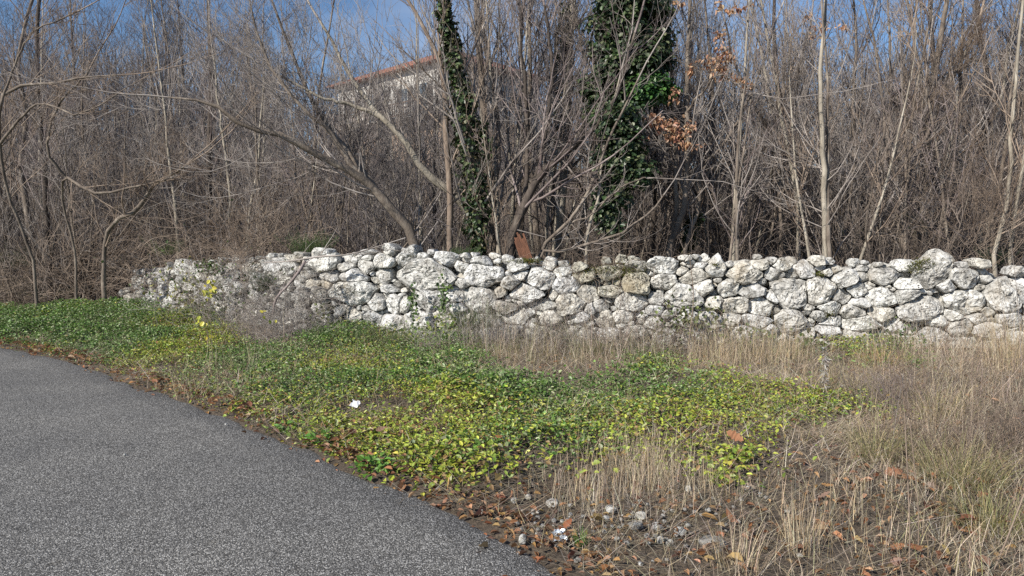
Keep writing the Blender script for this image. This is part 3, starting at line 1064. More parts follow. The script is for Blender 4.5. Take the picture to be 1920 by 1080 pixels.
H['straight_red'] = hero('bare_tree', 'thin upright tree with reddish sunlit bark just left of the ivy-wrapped trunk', 'tree',
    [[(845, 455, 11.7, 15), (845, 400, 11.7, 15), (842, 335, 11.7, 15), (837, 250, 11.7, 14), (836, 180, 11.8, 13), (825, 110, 11.9, 11), (800, 60, 12, 9), (760, -10, 12.1, 7)]],
    'bark_red', 'twig_brown', (13, 6, 5), seed=5)
H['ivy_trunk'] = hero('ivy_clad_tree', 'straight trunk wrapped in a narrow sleeve of dark ivy, middle of the wood', 'tree',
    [[(900, 480, 11.6, 22), (893, 400, 11.6, 20), (886, 300, 11.6, 18), (872, 210, 11.6, 16), (852, 120, 11.6, 13), (840, 50, 11.6, 10), (828, -20, 11.6, 8)]],
    'bark_grey', 'twig_grey', (12, 5, 4), seed=6)
r_, pth, o_ = H['ivy_trunk']
P_ = pth[0][:, :3] - o_
ivy_on(r_, P_, np.interp(np.linspace(0, 1, 18), [0, .15, .3, .45, .6, .72, .85, 1], [.06, .08, .15, .28, .31, .19, .15, .09]), 3900, lo=.06)
H['twin_1'] = hero('bare_tree', 'tall dark straight tree rising directly behind the ivy-wrapped trunk', 'tree',
    [[(925, 480, 12.6, 20), (922, 380, 12.6, 18), (915, 280, 12.6, 16), (905, 180, 12.7, 15), (900, 90, 12.7, 14), (893, -10, 12.7, 12)],
     [(922, 400, 12.6, 14), (935, 280, 12.7, 12), (925, 160, 12.8, 10), (908, 60, 12.8, 9), (905, -15, 12.8, 8)]],
    'bark_grey', 'twig_grey', (15, 6, 4), seed=7, trop=.14)
H['big_pale'] = hero('bare_tree', 'stout pale trunk between the ivy-wrapped trunk and the big ivy tree', 'tree',
    [[(1040, 480, 13.5, 24), (1050, 400, 13.5, 23), (1057, 330, 13.5, 22), (1059, 240, 13.6, 21), (1066, 150, 13.7, 20), (1070, 60, 13.8, 18), (1076, -20, 13.8, 16)],
     [(1057, 330, 13.5, 16), (1085, 260, 13.4, 13), (1110, 190, 13.4, 11), (1130, 110, 13.3, 9), (1160, 20, 13.3, 7)]],
    'bark_pale', 'twig_grey', (16, 6, 4), seed=8)
r_, pth, o_ = H['big_pale']
ivy_on(r_, pth[0][9:, :3] - o_ - [.14, 0, 0], np.full(9, .10), 500)
H['right_lean'] = hero('leaning_tree', 'dark multi-stemmed tree beside the rust-brown plank, leaning right', 'tree',
    [[(958, 455, 11.5, 22), (978, 400, 11.5, 20), (1003, 345, 11.5, 18), (1035, 305, 11.4, 16), (1075, 275, 11.4, 13), (1120, 235, 11.3, 11), (1160, 170, 11.3, 8), (1190, 60, 11.2, 6)],
     [(965, 440, 11.6, 14), (985, 360, 11.7, 12), (990, 270, 11.8, 10), (985, 160, 11.8, 8), (975, 60, 11.9, 7), (985, -10, 12, 5)],
     [(975, 410, 11.5, 12), (1010, 320, 11.6, 11), (1025, 230, 11.7, 9), (1035, 120, 11.7, 8), (1020, 10, 11.8, 6)]],
    'bark_dark', 'twig_mauve', (12, 6, 4), seed=9, trop=.09)
H['right_arc'] = hero('arching_shrub', 'slender shrub behind the rust-brown plank sending long pale arching stems to the right', 'shrub',
    [[(1012, 478, 11.3, 9), (1060, 423, 11.2, 8), (1103, 360, 11.1, 8), (1127, 300, 11.1, 7), (1150, 240, 11.0, 6), (1195, 150, 11, 4)],
     [(1012, 484, 11.2, 7), (1050, 471, 11.1, 7), (1100, 460, 11.0, 7), (1140, 447, 11.0, 6), (1173, 433, 10.9, 6), (1220, 397, 10.9, 5), (1243, 367, 10.9, 3)],
     [(1060, 423, 11.2, 5), (1110, 400, 11.1, 4), (1160, 355, 11.0, 4), (1215, 330, 11.0, 3)]],
    'bark_grey', 'twig_grey', (9, 3, 3), (.2, .4), seed=10, lcap=1.0)
H['pale_sapling'] = hero('sapling', 'crooked pale sapling in front of the big ivy tree', 'tree',
    [[(1098, 492, 11.2, 8), (1103, 443, 11.2, 8), (1112, 405, 11.2, 7), (1121, 380, 11.2, 7), (1126, 320, 11.2, 6), (1140, 240, 11.3, 5), (1160, 150, 11.3, 4)]],
    'bark_pale', 'twig_grey', (8, 4, 3), seed=11, lcap=1.0)
H['ivy_big'] = hero('ivy_clad_tree', 'tall tree smothered in a broad dark green mass of ivy', 'tree',
    [[(1140, 480, 12.4, 22), (1145, 400, 12.4, 20), (1158, 300, 12.4, 18), (1170, 200, 12.4, 16), (1180, 100, 12.4, 14), (1185, -20, 12.4, 12)],
     [(1170, 200, 12.4, 10), (1215, 150, 12.3, 8), (1240, 80, 12.3, 6), (1250, 0, 12.3, 5)]],
    'bark_dark', 'twig_grey', (14, 5, 4), seed=12)
r_, pth, o_ = H['ivy_big']


def ivy_blob(root, o, px, py, d, rx, ry, n, cols=None, rng=G, name='ivy'):
    """clump of ivy round a limb: several drooping sprays inside an ellipsoid"""
    c = np.array(at(px, py, d)) - o
    sx, sz = rx * d / FPX, ry * d / FPX
    ks = max(3, n // 130)
    v = norm(rng.normal(0, 1, (ks, 3))) * rng.uniform(.2, .95, (ks, 1)) ** .6 * [sx, sx * .8, sz]
    k = rng.integers(0, ks, n)
    o2 = norm(rng.normal(0, 1, (n, 3)))
    P = c + v[k] + o2 * rng.uniform(.05, .24, (n, 1)) * [1, 1, .8]
    D = o2 * .5 + rng.normal(0, .3, (n, 3)) + [0, 0, -.6]
    N_ = o2 + rng.normal(0, .3, (n, 3)) + [0, -.2, .35]
    L = rng.uniform(.05, .09, n)
    V, F = leaves(P, D, N_, L, L * .95, .12)
    cols = cols or [(.024, .045, .018), (.035, .062, .023), (.05, .08, .03), (.016, .03, .013), (.10, .12, .06)]
    return V, F, np.repeat(pal(cols, n, .2, rng), 6, 0)


parts_, cc_ = [], []
for b_ in [(1180, 20, 12.2, 62, 50, 4200), (1185, 100, 12.2, 66, 50, 4200), (1175, 70, 12.5, 60, 60, 2500), (1150, 160, 12.2, 50, 40, 2200), (1140, 195, 12.1, 42, 18, 900), (1160, 235, 11.4, 44, 36, 2600), (1160, 290, 11.4, 38, 34, 2300),
           (1178, 320, 11.3, 36, 22, 1900), (1147, 375, 11.4, 18, 60, 1500), (1232, 60, 12.3, 26, 60, 900), (1120, 50, 12.2, 14, 40, 350), (1225, 115, 12.3, 34, 16, 500)]:
    V, F, c_ = ivy_blob(r_, o_, *b_); parts_.append((V, F)); cc_.append(c_)
V, F, c_ = ivy_blob(r_, o_, 1218, 168, 11.9, 34, 22, 1500, [(.05, .12, .03), (.07, .16, .035), (.04, .09, .025)]); parts_.append((V, F)); cc_.append(c_)
V, F = join(parts_)
new_mesh('ivy', V, F, M['ivy'], r_, False, np.concatenate(cc_))

H['oak'] = hero('oak_tree', 'young oak still holding bunches of rusty orange dead leaves', 'tree',
    [[(1253, 482, 12.0, 17), (1270, 423, 12.0, 16), (1282, 387, 12.0, 15), (1287, 320, 12.0, 14), (1288, 230, 12.0, 13), (1287, 170, 12.1, 11), (1290, 90, 12.2, 9), (1294, -10, 12.3, 7)],
     [(1282, 480, 12.1, 11), (1297, 427, 12.1, 10), (1310, 383, 12.1, 9), (1318, 320, 12.2, 8), (1370, 250, 12.2, 7), (1420, 150, 12.3, 5), (1450, 60, 12.4, 4)],
     [(1262, 440, 12.2, 12), (1268, 400, 12.2, 12), (1267, 330, 12.2, 11), (1262, 230, 12.3, 9), (1255, 120, 12.3, 7)],
     [(1320, 330, 12.0, 7), (1350, 300, 11.9, 5), (1290, 285, 11.6, 4), (1245, 265, 11.4, 3), (1190, 258, 11.3, 2.5)],
     [(1287, 210, 12.0, 6), (1320, 170, 11.7, 4.5), (1350, 140, 11.5, 3.5), (1395, 170, 11.4, 2.5)]],
    'bark_grey', 'twig_grey', (9, 5, 4), seed=13, lcap=1.6)
r_, pth, o_ = H['oak']
ivy_on(r_, pth[1][2:7, :3] - o_ + [.05, .12, 0], np.full(5, .13), 700, cols=[(.02, .04, .012), (.05, .05, .02)])
Ls, Lc = [], []
rngo = np.random.default_rng(33)
for (px, py, d, rx, ry, n_) in [(1225, 225, 11.4, 22, 14, 34), (1255, 235, 11.4, 30, 16, 60), (1265, 258, 11.4, 26, 12, 36), (1200, 255, 11.4, 14, 7, 14), (1292, 272, 11.4, 18, 9, 26), (1290, 240, 11.4, 12, 12, 16),
                                (1335, 120, 11.6, 18, 14, 34), (1360, 108, 11.6, 18, 14, 34), (1355, 135, 11.6, 22, 14, 36), (1388, 150, 11.6, 15, 8, 22), (1402, 160, 11.6, 8, 10, 12), (1350, 65, 11.6, 12, 12, 16),
                                (1353, 90, 11.6, 8, 5, 8), (1265, 175, 11.6, 12, 12, 16), (1297, 130, 11.8, 8, 10, 10), (1375, 18, 11.8, 16, 8, 16), (1345, 12, 11.8, 14, 8, 10), (1400, 12, 12, 8, 6, 6), (1215, 5, 12, 12, 5, 8),
                                (1275, 5, 12, 14, 6, 8), (1515, 30, 12.4, 10, 8, 9), (1545, 50, 12.4, 14, 12, 14), (1580, 50, 12.4, 10, 8, 8), (1520, 65, 12.4, 12, 10, 8)]:
    n_ = int(n_ * 1.5)
    c = np.array(at(px, py, d)) - o_
    sx, sz = rx * d / FPX, ry * d / FPX
    P = c + rngo.normal(0, .5, (n_, 3)) * [sx, .08, sz]
    D = rngo.normal(0, .6, (n_, 3)) + [0, 0, -.5]
    N_ = rngo.normal(0, .5, (n_, 3)) + [0, -.5, .6]
    L = rngo.uniform(.05, .095, n_)
    V, F = leaves(P, D, N_, L, L * .6, .3, .3)
    Ls.append((V, F)); Lc.append(np.repeat(pal([(.42, .24, .15), (.52, .33, .21), (.34, .18, .11), (.60, .43, .31)], n_, .15, rngo), 6, 0))
V, F = join(Ls)
new_mesh('leaves', V, F, M['oak'], r_, False, np.concatenate(Lc))

H['dark_r'] = hero('bare_tree', 'dark forked tree right of the oak, its top in the clear patch of blue sky', 'tree',
    [[(1452, 490, 14, 15), (1450, 420, 14, 15), (1453, 353, 14, 15), (1453, 260, 14, 14), (1462, 187, 14, 12), (1453, 127, 14, 10), (1451, 50, 14, 8), (1452, -20, 14, 7)],
     [(1453, 260, 14, 9), (1430, 225, 13.9, 8), (1405, 180, 13.9, 7), (1375, 110, 13.8, 6), (1360, 40, 13.8, 4)],
     [(1453, 245, 14, 8), (1490, 190, 14.1, 7), (1500, 120, 14.1, 5), (1520, 40, 14.2, 4)]],
    'bark_dark', 'twig_grey', (12, 5, 4), (.2, .42), seed=14, lcap=1.5, t0=.15, thick=.28)
H['white_r'] = hero('bare_tree', 'slim pale straight trunk standing close behind the right half of the wall', 'tree',
    [[(1547, 495, 11.2, 13), (1545, 430, 11.2, 13), (1546, 353, 11.2, 13), (1543, 290, 11.2, 12), (1538, 187, 11.2, 10), (1538, 130, 11.3, 9), (1543, 67, 11.3, 8), (1547, -20, 11.4, 7)]],
    'bark_pale', 'twig_grey', (18, 6, 4), (.2, .42), (30, 65), seed=15, lcap=1.6, t0=.12, thick=.28)
H['furry_r'] = hero('bare_tree', 'grey lichen-covered trunk leaning gently right, behind the pointed top rock', 'tree',
    [[(1715, 488, 13, 19), (1722, 430, 13, 18), (1733, 350, 13, 17), (1738, 280, 13, 16), (1745, 200, 13, 14), (1756, 120, 13, 13), (1772, 20, 13, 10), (1778, -30, 13, 9)],
     [(1733, 350, 13, 9), (1700, 290, 12.9, 8), (1690, 190, 12.9, 6), (1700, 90, 12.9, 5)],
     [(1745, 200, 13, 9), (1800, 120, 13, 8), (1840, 30, 13, 6)]],
    'bark_grey', 'twig_brown', (22, 9, 5), (.22, .55), seed=16, thick=.3)
H['white_rr'] = hero('bare_tree', 'thin whitish leaning stem at the far right end of the wall', 'tree',
    [[(1865, 500, 10.8, 10), (1875, 440, 10.8, 10), (1888, 370, 10.8, 9), (1893, 300, 10.8, 9), (1898, 230, 10.8, 8), (1905, 150, 10.8, 7), (1916, 0, 10.8, 6)]],
    'bark_pale', 'twig_brown', (9, 4, 3), (.2, .4), seed=17, lcap=1.3)
H['r_mid'] = hero('bare_tree', 'crooked thin twin-stemmed tree just left of the lichen-covered trunk', 'tree',
    [[(1690, 485, 12, 9), (1685, 420, 12, 9), (1682, 350, 12, 8), (1660, 270, 12, 7), (1655, 180, 12, 6), (1640, 90, 12, 5), (1620, 0, 12, 4)],
     [(1682, 350, 12, 6), (1710, 320, 12, 6), (1725, 250, 12, 5), (1735, 160, 12, 4)]],
    'bark_grey', 'twig_grey', (14, 6, 4), (.2, .45), seed=18, lcap=1.7, t0=.15)
H['far_r'] = hero('bare_tree', 'dark tall tree near the right edge of the wood with drooping side limbs', 'tree',
    [[(1870, 470, 15, 14), (1862, 380, 15, 14), (1845, 280, 15, 13), (1858, 180, 15, 12), (1840, 80, 15, 10), (1830, -20, 15, 8)],
     [(1862, 380, 15, 9), (1900, 300, 15, 8), (1935, 200, 15, 7), (1950, 60, 15, 5)]],
    'bark_dark', 'twig_mauve', (22, 9, 5), (.22, .55), seed=19, thick=.3)
H['left_1'] = hero('bare_tree', 'crooked grey trunk standing on the bank nearest the left end of the wood', 'tree',
    [[(66, 470, 16, 15), (55, 420, 16, 15), (48, 370, 16, 14), (38, 310, 16, 12), (50, 220, 16, 11), (35, 120, 16, 9), (60, 0, 16, 7)]],
    'bark_grey', 'twig_brown', (20, 8, 5), (.22, .55), seed=20, thick=.3)
H['left_2'] = hero('bare_tree', 'dark upright trunk second from the left end of the wood', 'tree',
    [[(90, 470, 15.2, 13), (86, 400, 15.2, 13), (84, 320, 15.2, 12), (75, 230, 15.2, 10), (70, 120, 15.2, 9), (72, -10, 15.2, 8)]],
    'bark_dark', 'twig_mauve', (20, 8, 5), (.22, .55), seed=21, thick=.3)
H['left_3'] = hero('bare_tree', 'straight brown trunk rising behind the low left end of the wall', 'tree',
    [[(392, 480, 14.6, 13), (392, 400, 14.6, 13), (393, 320, 14.6, 13), (392, 240, 14.6, 11), (396, 140, 14.6, 9), (388, 20, 14.6, 7), (390, -20, 14.6, 6)]],
    'bark_dark', 'twig_mauve', (22, 8, 5), (.22, .55), seed=22, thick=.3)
H['left_4'] = hero('sapling', 'pale twin-stemmed sapling in the thicket behind the left part of the wall', 'tree',
    [[(432, 420, 13.4, 7), (430, 355, 13.4, 7), (423, 283, 13.4, 6), (411, 207, 13.4, 5), (400, 100, 13.4, 4)],
     [(465, 430, 13.4, 7), (478, 350, 13.4, 6), (487, 260, 13.4, 5), (495, 140, 13.4, 4)]],
    'bark_pale', 'twig_grey', (10, 5, 4), (.2, .45), seed=23, lcap=1.3)
H['arc_left'] = hero('arching_shrub', 'shrub on the far left with thick pale branches arching low over the brambles', 'shrub',
    [[(196, 470, 13.4, 10), (213, 418, 13.2, 9), (253, 397, 13.0, 11), (272, 372, 13.0, 9), (283, 350, 12.9, 7), (330, 322, 12.8, 5), (368, 290, 12.8, 3)],
     [(140, 470, 13.6, 6), (118, 380, 13.4, 6), (122, 330, 13.2, 6), (150, 350, 13, 7), (190, 362, 12.9, 6), (250, 350, 12.8, 5), (310, 335, 12.8, 4), (365, 300, 12.7, 3)],
     [(60, 480, 13.4, 7), (20, 380, 13.2, 7), (0, 270, 12.9, 7), (2, 190, 12.7, 7), (20, 175, 12.6, 8), (50, 155, 12.6, 7), (90, 158, 12.5, 6), (135, 148, 12.4, 5), (225, 140, 12.3, 3)],
     [(0, 270, 12.9, 7), (60, 200, 12.6, 5), (105, 200, 12.5, 4), (140, 215, 12.4, 4), (190, 195, 12.4, 3), (260, 150, 12.3, 2)],
     [(0, 200, 12.6, 6), (30, 120, 12.6, 5), (60, 60, 12.5, 4), (130, 30, 12.4, 3)],
     [(122, 330, 13.2, 7), (90, 280, 13.0, 6), (110, 200, 12.9, 5), (170, 130, 12.8, 4)]],
    'bark_grey', 'twig_brown', (13, 6, 5), (.2, .42), seed=24, lcap=1.4, trop=.03)

# ---- the rest of the wood: a few kinds, copied
def proto_tree(name, label, seed, h, r, n1, kids, tm, cm, spread=(18, 42), t0=.18, stems=1, trop=.13, lean=.05, cat='tree', group=None, klen=(.25, .5)):
    rng = np.random.default_rng(seed)
    root = tag(empty(name), label, cat, group)
    P0 = rng.normal(0, .12 if stems > 1 else 0.001, (stems, 3)); P0[:, 2] = -.2
    D0 = rng.normal(0, lean * (4 if stems > 1 else 1), (stems, 3)) + [0, 0, 1]
    hh = h * rng.uniform(.75, 1.0, stems)
    A, Ra = walk(P0, D0, hh, 14, .055, .03, np.full(stems, r) * rng.uniform(.6, 1, stems), .18, rng)
    P1, R1 = grow(A, Ra, n1, t0, 1, klen, spread, 9, .10, trop, .5, .006, rng, h * .4)
    P2, R2 = grow(P1, R1, kids[0], .12, 1, (.35, .65), (20, 50), 6, .12, trop, .6, .0055, rng, 1.6)
    P3, R3 = grow(P2, R2, kids[1], .1, 1, (.35, .7), (20, 55), 4, .13, trop * .7, .65, .0046, rng, .8)
    finish_tree(root, [(A, Ra)], [(P1, R1, 4), (P2, R2, 3), (P3, R3, 3)], tm, cm, 6)
    return root


def copy_tree(src, loc, rz, s, label=None, name=None):
    c = src.copy(); COL.objects.link(c)
    if name: c.name = name
    c.location = loc; c.rotation_euler = (R_.gauss(0, .03), R_.gauss(0, .03), rz); c.scale = s
    if label: c['label'] = label
    for ch in src.children:
        d = ch.copy(); COL.objects.link(d); d.parent = c
    return c


GW = 'bare trees of the wood behind the wall'
LW = 'one of the slender bare grey trees crowding the wood well behind the stone wall'
GS = 'young bare saplings behind the wall'
LSs = 'one of the thin bare saplings filling the gaps low in the wood'
GB = 'bare thicket shrubs behind the wall'
LB = 'one of the leafless many-stemmed thicket shrubs tangled behind the stone wall'
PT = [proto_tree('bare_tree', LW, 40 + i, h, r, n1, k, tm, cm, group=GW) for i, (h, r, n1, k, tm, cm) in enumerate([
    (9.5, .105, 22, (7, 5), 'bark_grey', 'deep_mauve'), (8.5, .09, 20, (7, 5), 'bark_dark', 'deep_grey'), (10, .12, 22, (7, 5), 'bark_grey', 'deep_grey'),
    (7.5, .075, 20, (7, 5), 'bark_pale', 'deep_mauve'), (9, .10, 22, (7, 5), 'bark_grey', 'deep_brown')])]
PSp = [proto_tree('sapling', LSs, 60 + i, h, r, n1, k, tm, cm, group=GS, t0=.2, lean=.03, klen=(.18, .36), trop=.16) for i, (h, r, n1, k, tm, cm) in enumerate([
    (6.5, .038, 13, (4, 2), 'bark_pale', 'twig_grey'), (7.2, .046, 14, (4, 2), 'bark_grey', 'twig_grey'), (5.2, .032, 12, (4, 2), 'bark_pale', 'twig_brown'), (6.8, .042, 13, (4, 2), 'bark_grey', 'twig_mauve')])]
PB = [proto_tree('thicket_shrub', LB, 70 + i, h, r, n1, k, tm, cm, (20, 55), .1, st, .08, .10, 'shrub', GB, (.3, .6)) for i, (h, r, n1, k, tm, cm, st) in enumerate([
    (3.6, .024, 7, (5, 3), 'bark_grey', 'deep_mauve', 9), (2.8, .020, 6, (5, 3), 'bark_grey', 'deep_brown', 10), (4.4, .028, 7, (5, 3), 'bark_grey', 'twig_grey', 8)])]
for o_, l_ in zip(PT, ['tall grey tree with mauve twigs, one of many crowding the wood well behind the wall', 'dark-barked bare tree with grey twigs, one of many in the wood behind the wall',
                       'stoutest and tallest kind of grey bare tree among the many behind the wall', 'shorter pale-barked tree with mauve twigs, one of many in the wood behind the wall',
                       'grey bare tree with brownish twigs, one of many in the wood behind the wall']): o_['label'] = l_
for o_, l_ in zip(PSp, ['straight pale young stem with grey twigs, one of many low in the wood', 'tallest kind of grey young stem with grey twigs among those low in the wood',
                        'short pale young stem with brown twigs, one of many low in the wood', 'grey young stem with mauve twigs, one of many low in the wood']): o_['label'] = l_
for o_, l_ in zip(PB, ['dark mauve leafless many-stemmed shrub, one of many tangled behind the stone wall', 'low dark brown leafless shrub, one of many tangled behind the stone wall',
                       'taller light grey leafless shrub, one of many tangled behind the stone wall']): o_['label'] = l_
used = set()


def put(src, x, y, s, base_s=None):
    z = zt1(x, y)
    rz = R_.uniform(0, 6.28)
    sc3 = (s * R_.uniform(.9, 1.1), s * R_.uniform(.9, 1.1), s * R_.uniform(.88, 1.12))
    if src not in used:
        used.add(src); src.location = (x, y, z); src.rotation_euler = (0, 0, rz); src.scale = sc3; return src
    return copy_tree(src, (x, y, z), rz, sc3)


def sky_gap(x, y):
    """thinner growth along the view through the wood where sky and the house show"""
    q = x / y * FPX + 960
    g = 1.0
    g *= 1 - .55 * math.exp(-((q - 1470) / 60) ** 2)
    g *= 1 - .33 * math.exp(-((q - 740) / 95) ** 2)
    g *= 1 - .25 * math.exp(-((q - 1000) / 60) ** 2)
    if q < 520: g *= 1.25
    if q > 1600: g *= 1.2
    return g


cnt = 0
while cnt < 185:
    y = 13 + 47 * R_.random() ** 1.25
    x = R_.uniform(-.82, .82) * y
    if y < wall_y(x) + 3: continue
    if R_.random() > sky_gap(x, y) / 1.3: continue
    if -17 < x < 3 and y > 50: continue
    if -.25 < x / y < -.05 and y > 38: continue
    put(PT[cnt % 5], x, y, R_.uniform(.7, 1.05) * (0.82 if y < 22 else 1)); cnt += 1
cnt = 0
while cnt < 235:
    y = 11 + 20 * R_.random() ** 1.2
    x = R_.uniform(-.82, .82) * y
    if y < wall_y(x) + 1.2 or R_.random() > .45 + .55 * sky_gap(x, y): continue
    put(PSp[cnt % 4], x, y, R_.uniform(.75, 1.25)); cnt += 1
cnt = 0
while cnt < 105:
    y = 10.5 + 26 * R_.random() ** 1.25
    x = R_.uniform(-.85, .85) * y
    q = x / y * FPX + 960
    if y < wall_y(x) + 1.4: continue
    if 560 < q < 1300 and R_.random() < .45: continue
    put(PB[cnt % 3], x, y, R_.uniform(.7, 1.2)); cnt += 1
for k in range(15):      # young trees standing before the house
    y = R_.uniform(24, 44); q = R_.uniform(630, 860)
    put(PT[k % 5], (q - 960) / FPX * y, y, R_.uniform(.75, .95))
# low bank on the left beyond the end of the wall
for k in range(16):
    x = R_.uniform(-14.5, -7.6); y = R_.uniform(15.2, 18.5)
    put(PB[k % 3], x, y, R_.uniform(.7, 1.1))

# ---- far woods: one mass of thin trees on the slopes beyond
rng = np.random.default_rng(90)
n = 620
yy = rng.uniform(58, 125, n); xx = rng.uniform(-.85, .85, n) * yy
keep = ~((xx > -19) & (xx < 5) & (yy < 75))
xx, yy = xx[keep], yy[keep]; n = len(xx)
P0 = np.stack([xx, yy, zt(xx, yy) - .2], 1)
A, Ra = walk(P0, rng.normal(0, .06, (n, 3)) + [0, 0, 1], rng.uniform(6, 10, n), 8, .06, .03, np.full(n, .08), .25, rng)
P1, R1 = grow(A, Ra, 13, .12, 1, (.25, .5), (18, 45), 5, .1, .15, .5, .018, rng, 3.5)
P2, R2 = grow(P1, R1, 7, .1, 1, (.35, .7), (20, 50), 3, .1, .1, .6, .018, rng, 2)
V, F = join([tubes(A, Ra, 4), tubes(P1, R1, 3), tubes(P2, R2, 3)])
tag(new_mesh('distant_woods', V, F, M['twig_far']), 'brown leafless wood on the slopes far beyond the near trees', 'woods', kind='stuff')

# ---- undergrowth just behind the wall: brambles, suckers, dead canes
rng = np.random.default_rng(91)
n = 3400
yy = 9.6 + 16 * rng.random(n) ** 1.5; xx = rng.uniform(-.85, .85, n) * yy
k = yy > wall_y(xx) + .9
xx, yy = xx[k], yy[k]; n = len(xx)
P0 = np.stack([xx, yy, zt(xx, yy) - .05], 1)
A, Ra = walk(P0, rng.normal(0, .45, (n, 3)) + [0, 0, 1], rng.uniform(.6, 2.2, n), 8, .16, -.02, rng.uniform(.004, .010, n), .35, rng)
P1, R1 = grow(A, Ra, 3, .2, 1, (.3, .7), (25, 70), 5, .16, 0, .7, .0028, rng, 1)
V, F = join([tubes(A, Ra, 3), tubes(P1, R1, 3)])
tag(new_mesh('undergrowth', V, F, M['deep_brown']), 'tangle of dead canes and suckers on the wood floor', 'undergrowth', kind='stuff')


# ------------------------------------------------------------------ verge
def gpoly(pts): return [gp(*p) for p in pts]


GREEN = gpoly([(-400, 604), (-100, 588), (60, 592), (230, 592), (360, 597), (440, 640), (470, 662), (560, 655), (600, 632), (700, 622), (850, 626), (905, 680), (960, 712), (1080, 745), (1200, 700), (1330, 700),
               (1460, 730), (1600, 760), (1625, 792), (1500, 800), (1430, 850), (1400, 885), (1330, 890), (1200, 868), (1090, 880), (1000, 862), (940, 890), (900, 925), (830, 915), (700, 895), (560, 832), (450, 786),
               (400, 765), (300, 730), (200, 694), (90, 664), (-30, 640), (-400, 640)])
G2 = [gpoly([(1560, 660), (1700, 655), (1720, 700), (1570, 700)]), gpoly([(1410, 835), (1480, 832), (1485, 852), (1412, 852)]), gpoly([(1325, 900), (1400, 895), (1420, 925), (1330, 925)]),
      gpoly([(1180, 665), (1260, 660), (1260, 690), (1190, 690)])]
THIN = gpoly([(200, 690), (330, 700), (430, 700), (470, 740), (420, 770), (330, 735)])      # grassy gap in the green


def scatter(n, x0=-16, x1=9.5, y0=2.0, y1=15.2, rng=G, em=-.02):
    x = rng.uniform(x0, x1, n); y = rng.uniform(y0, y1, n)
    k = (np.abs(x) < .80 * y + .6) & (edge_dist(x, y) > em) & (y < wall_y(x) + .1)
    return x[k], y[k]


def green_mask(x, y):
    w_ = .10
    xx = x + w_ * vnoise(x, y, 3.5, 21); yy = y + w_ * 1.6 * vnoise(x, y, 3.5, 22)
    m = inside(GREEN, xx, yy)
    for g in G2: m |= inside(g, xx, yy)
    return m


# ---- green creeping ground cover
rng = np.random.default_rng(101)
x, y = scatter(1900000, rng=rng)
m = green_mask(x + rng.normal(0, .13, len(x)), y + rng.normal(0, .2, len(x)))
x, y = x[m], y[m]
den = .62 + .42 * vnoise(x, y, 1.5, 31) + .38 * vnoise(x, y, 4.2, 32) + .15 * vnoise(x, y, 9, 38) - .28 * smooth(.2, 1.5, x)
den *= np.where(inside(THIN, x, y), .35, 1)
den *= 1 - .55 * smooth(-.2, 1.2, x) * smooth(6.6, 4.8, y)
den *= smooth(0, .22, edge_dist(x, y) - .05 - .08 * vnoise(x, y, 2.2, 35)) * .9 + .10
k = rng.random(len(x)) < den * 1.1
x, y = x[k], y[k]; n = len(x)
hump = .03 + .04 * (vnoise(x, y, 1.3, 33) + 1) + .035 * (vnoise(x, y, 5, 34) + 1) + .10 * smooth(9, 12, y) * (vnoise(x, y, 1.1, 37) + 1)
hump = hump * smooth(0.02, .5, edge_dist(x, y)) + .012
z = zt(x, y) + hump * rng.uniform(.35, 1.1, n)
az = rng.uniform(0, 2 * math.pi, n)
el = rng.normal(.15, .42, n)
D = np.stack([np.cos(az) * np.cos(el), np.sin(az) * np.cos(el), np.sin(el)], 1)
N_ = rng.normal(0, .42, (n, 3)) + [0, -.15, 1]
L = rng.uniform(.017, .044, n) * (1 + .25 * vnoise(x, y, .8, 36))
V, F = leaves(np.stack([x, y, z], 1), D, N_, L, L * rng.uniform(.5, .75, n), .18, .15)
tone = .66 + .5 * vnoise(x, y, .9, 41) + .35 * smooth(8.2, 5.5, y) - .25 + rng.normal(0, .18, n)
ca = pal([(.09, .17, .03), (.13, .23, .045), (.07, .13, .028), (.17, .25, .08), (.26, .30, .15)], n, .2, rng)
cb = pal([(.30, .35, .045), (.41, .44, .07), (.22, .29, .05), (.24, .30, .05), (.26, .17, .07)], n, .18, rng)
c = np.where((tone > .55)[:, None], cb, ca)
tag(new_mesh('ground_cover', V, F, M['leaf'], None, False, np.repeat(c, 6, 0)), 'green and yellowish creeping leaves carpeting the verge beside the road', 'ground cover', kind='stuff')

# ---- fallen leaf litter along the road edge and between the grasses
rng = np.random.default_rng(102)
x, y = scatter(420000, rng=rng, em=-.35)
e = edge_dist(x, y)
p = .95 * np.exp(-((e - .13) / (.12 + .05 * vnoise(x, y, 1.4, 51))) ** 2) * (.6 + .4 * vnoise(x, y, 2.2, 52)) + .04 * (e > 0) + .16 * np.exp(np.minimum(e, 0) / .07) * (e < 0) + .15 * smooth(7, 4, y) * (e > 0) * smooth(.15, .5, vnoise(x, y, 1.2, 53) + .3)
p += .5 * np.exp(-(((x + 2.85) / .5) ** 2 + ((y - 10.3) / .35) ** 2))
k = rng.random(len(x)) < p * .75
x, y = x[k], y[k]; n = len(x)
z = zt(x, y) + rng.uniform(.004, .045, n) + .05 * green_mask(x, y) * rng.random(n)
az = rng.uniform(0, 6.28, n)
D = np.stack([np.cos(az), np.sin(az), rng.normal(.1, .3, n)], 1)
N_ = rng.normal(0, .35, (n, 3)) + [0, 0, 1]
L = np.where(rng.random(n) < .05, rng.uniform(.06, .1, n), rng.uniform(.02, .055, n))
V, F = leaves(np.stack([x, y, z], 1), D, N_, L, L * rng.uniform(.35, .7, n), rng.uniform(0, .35), .25)
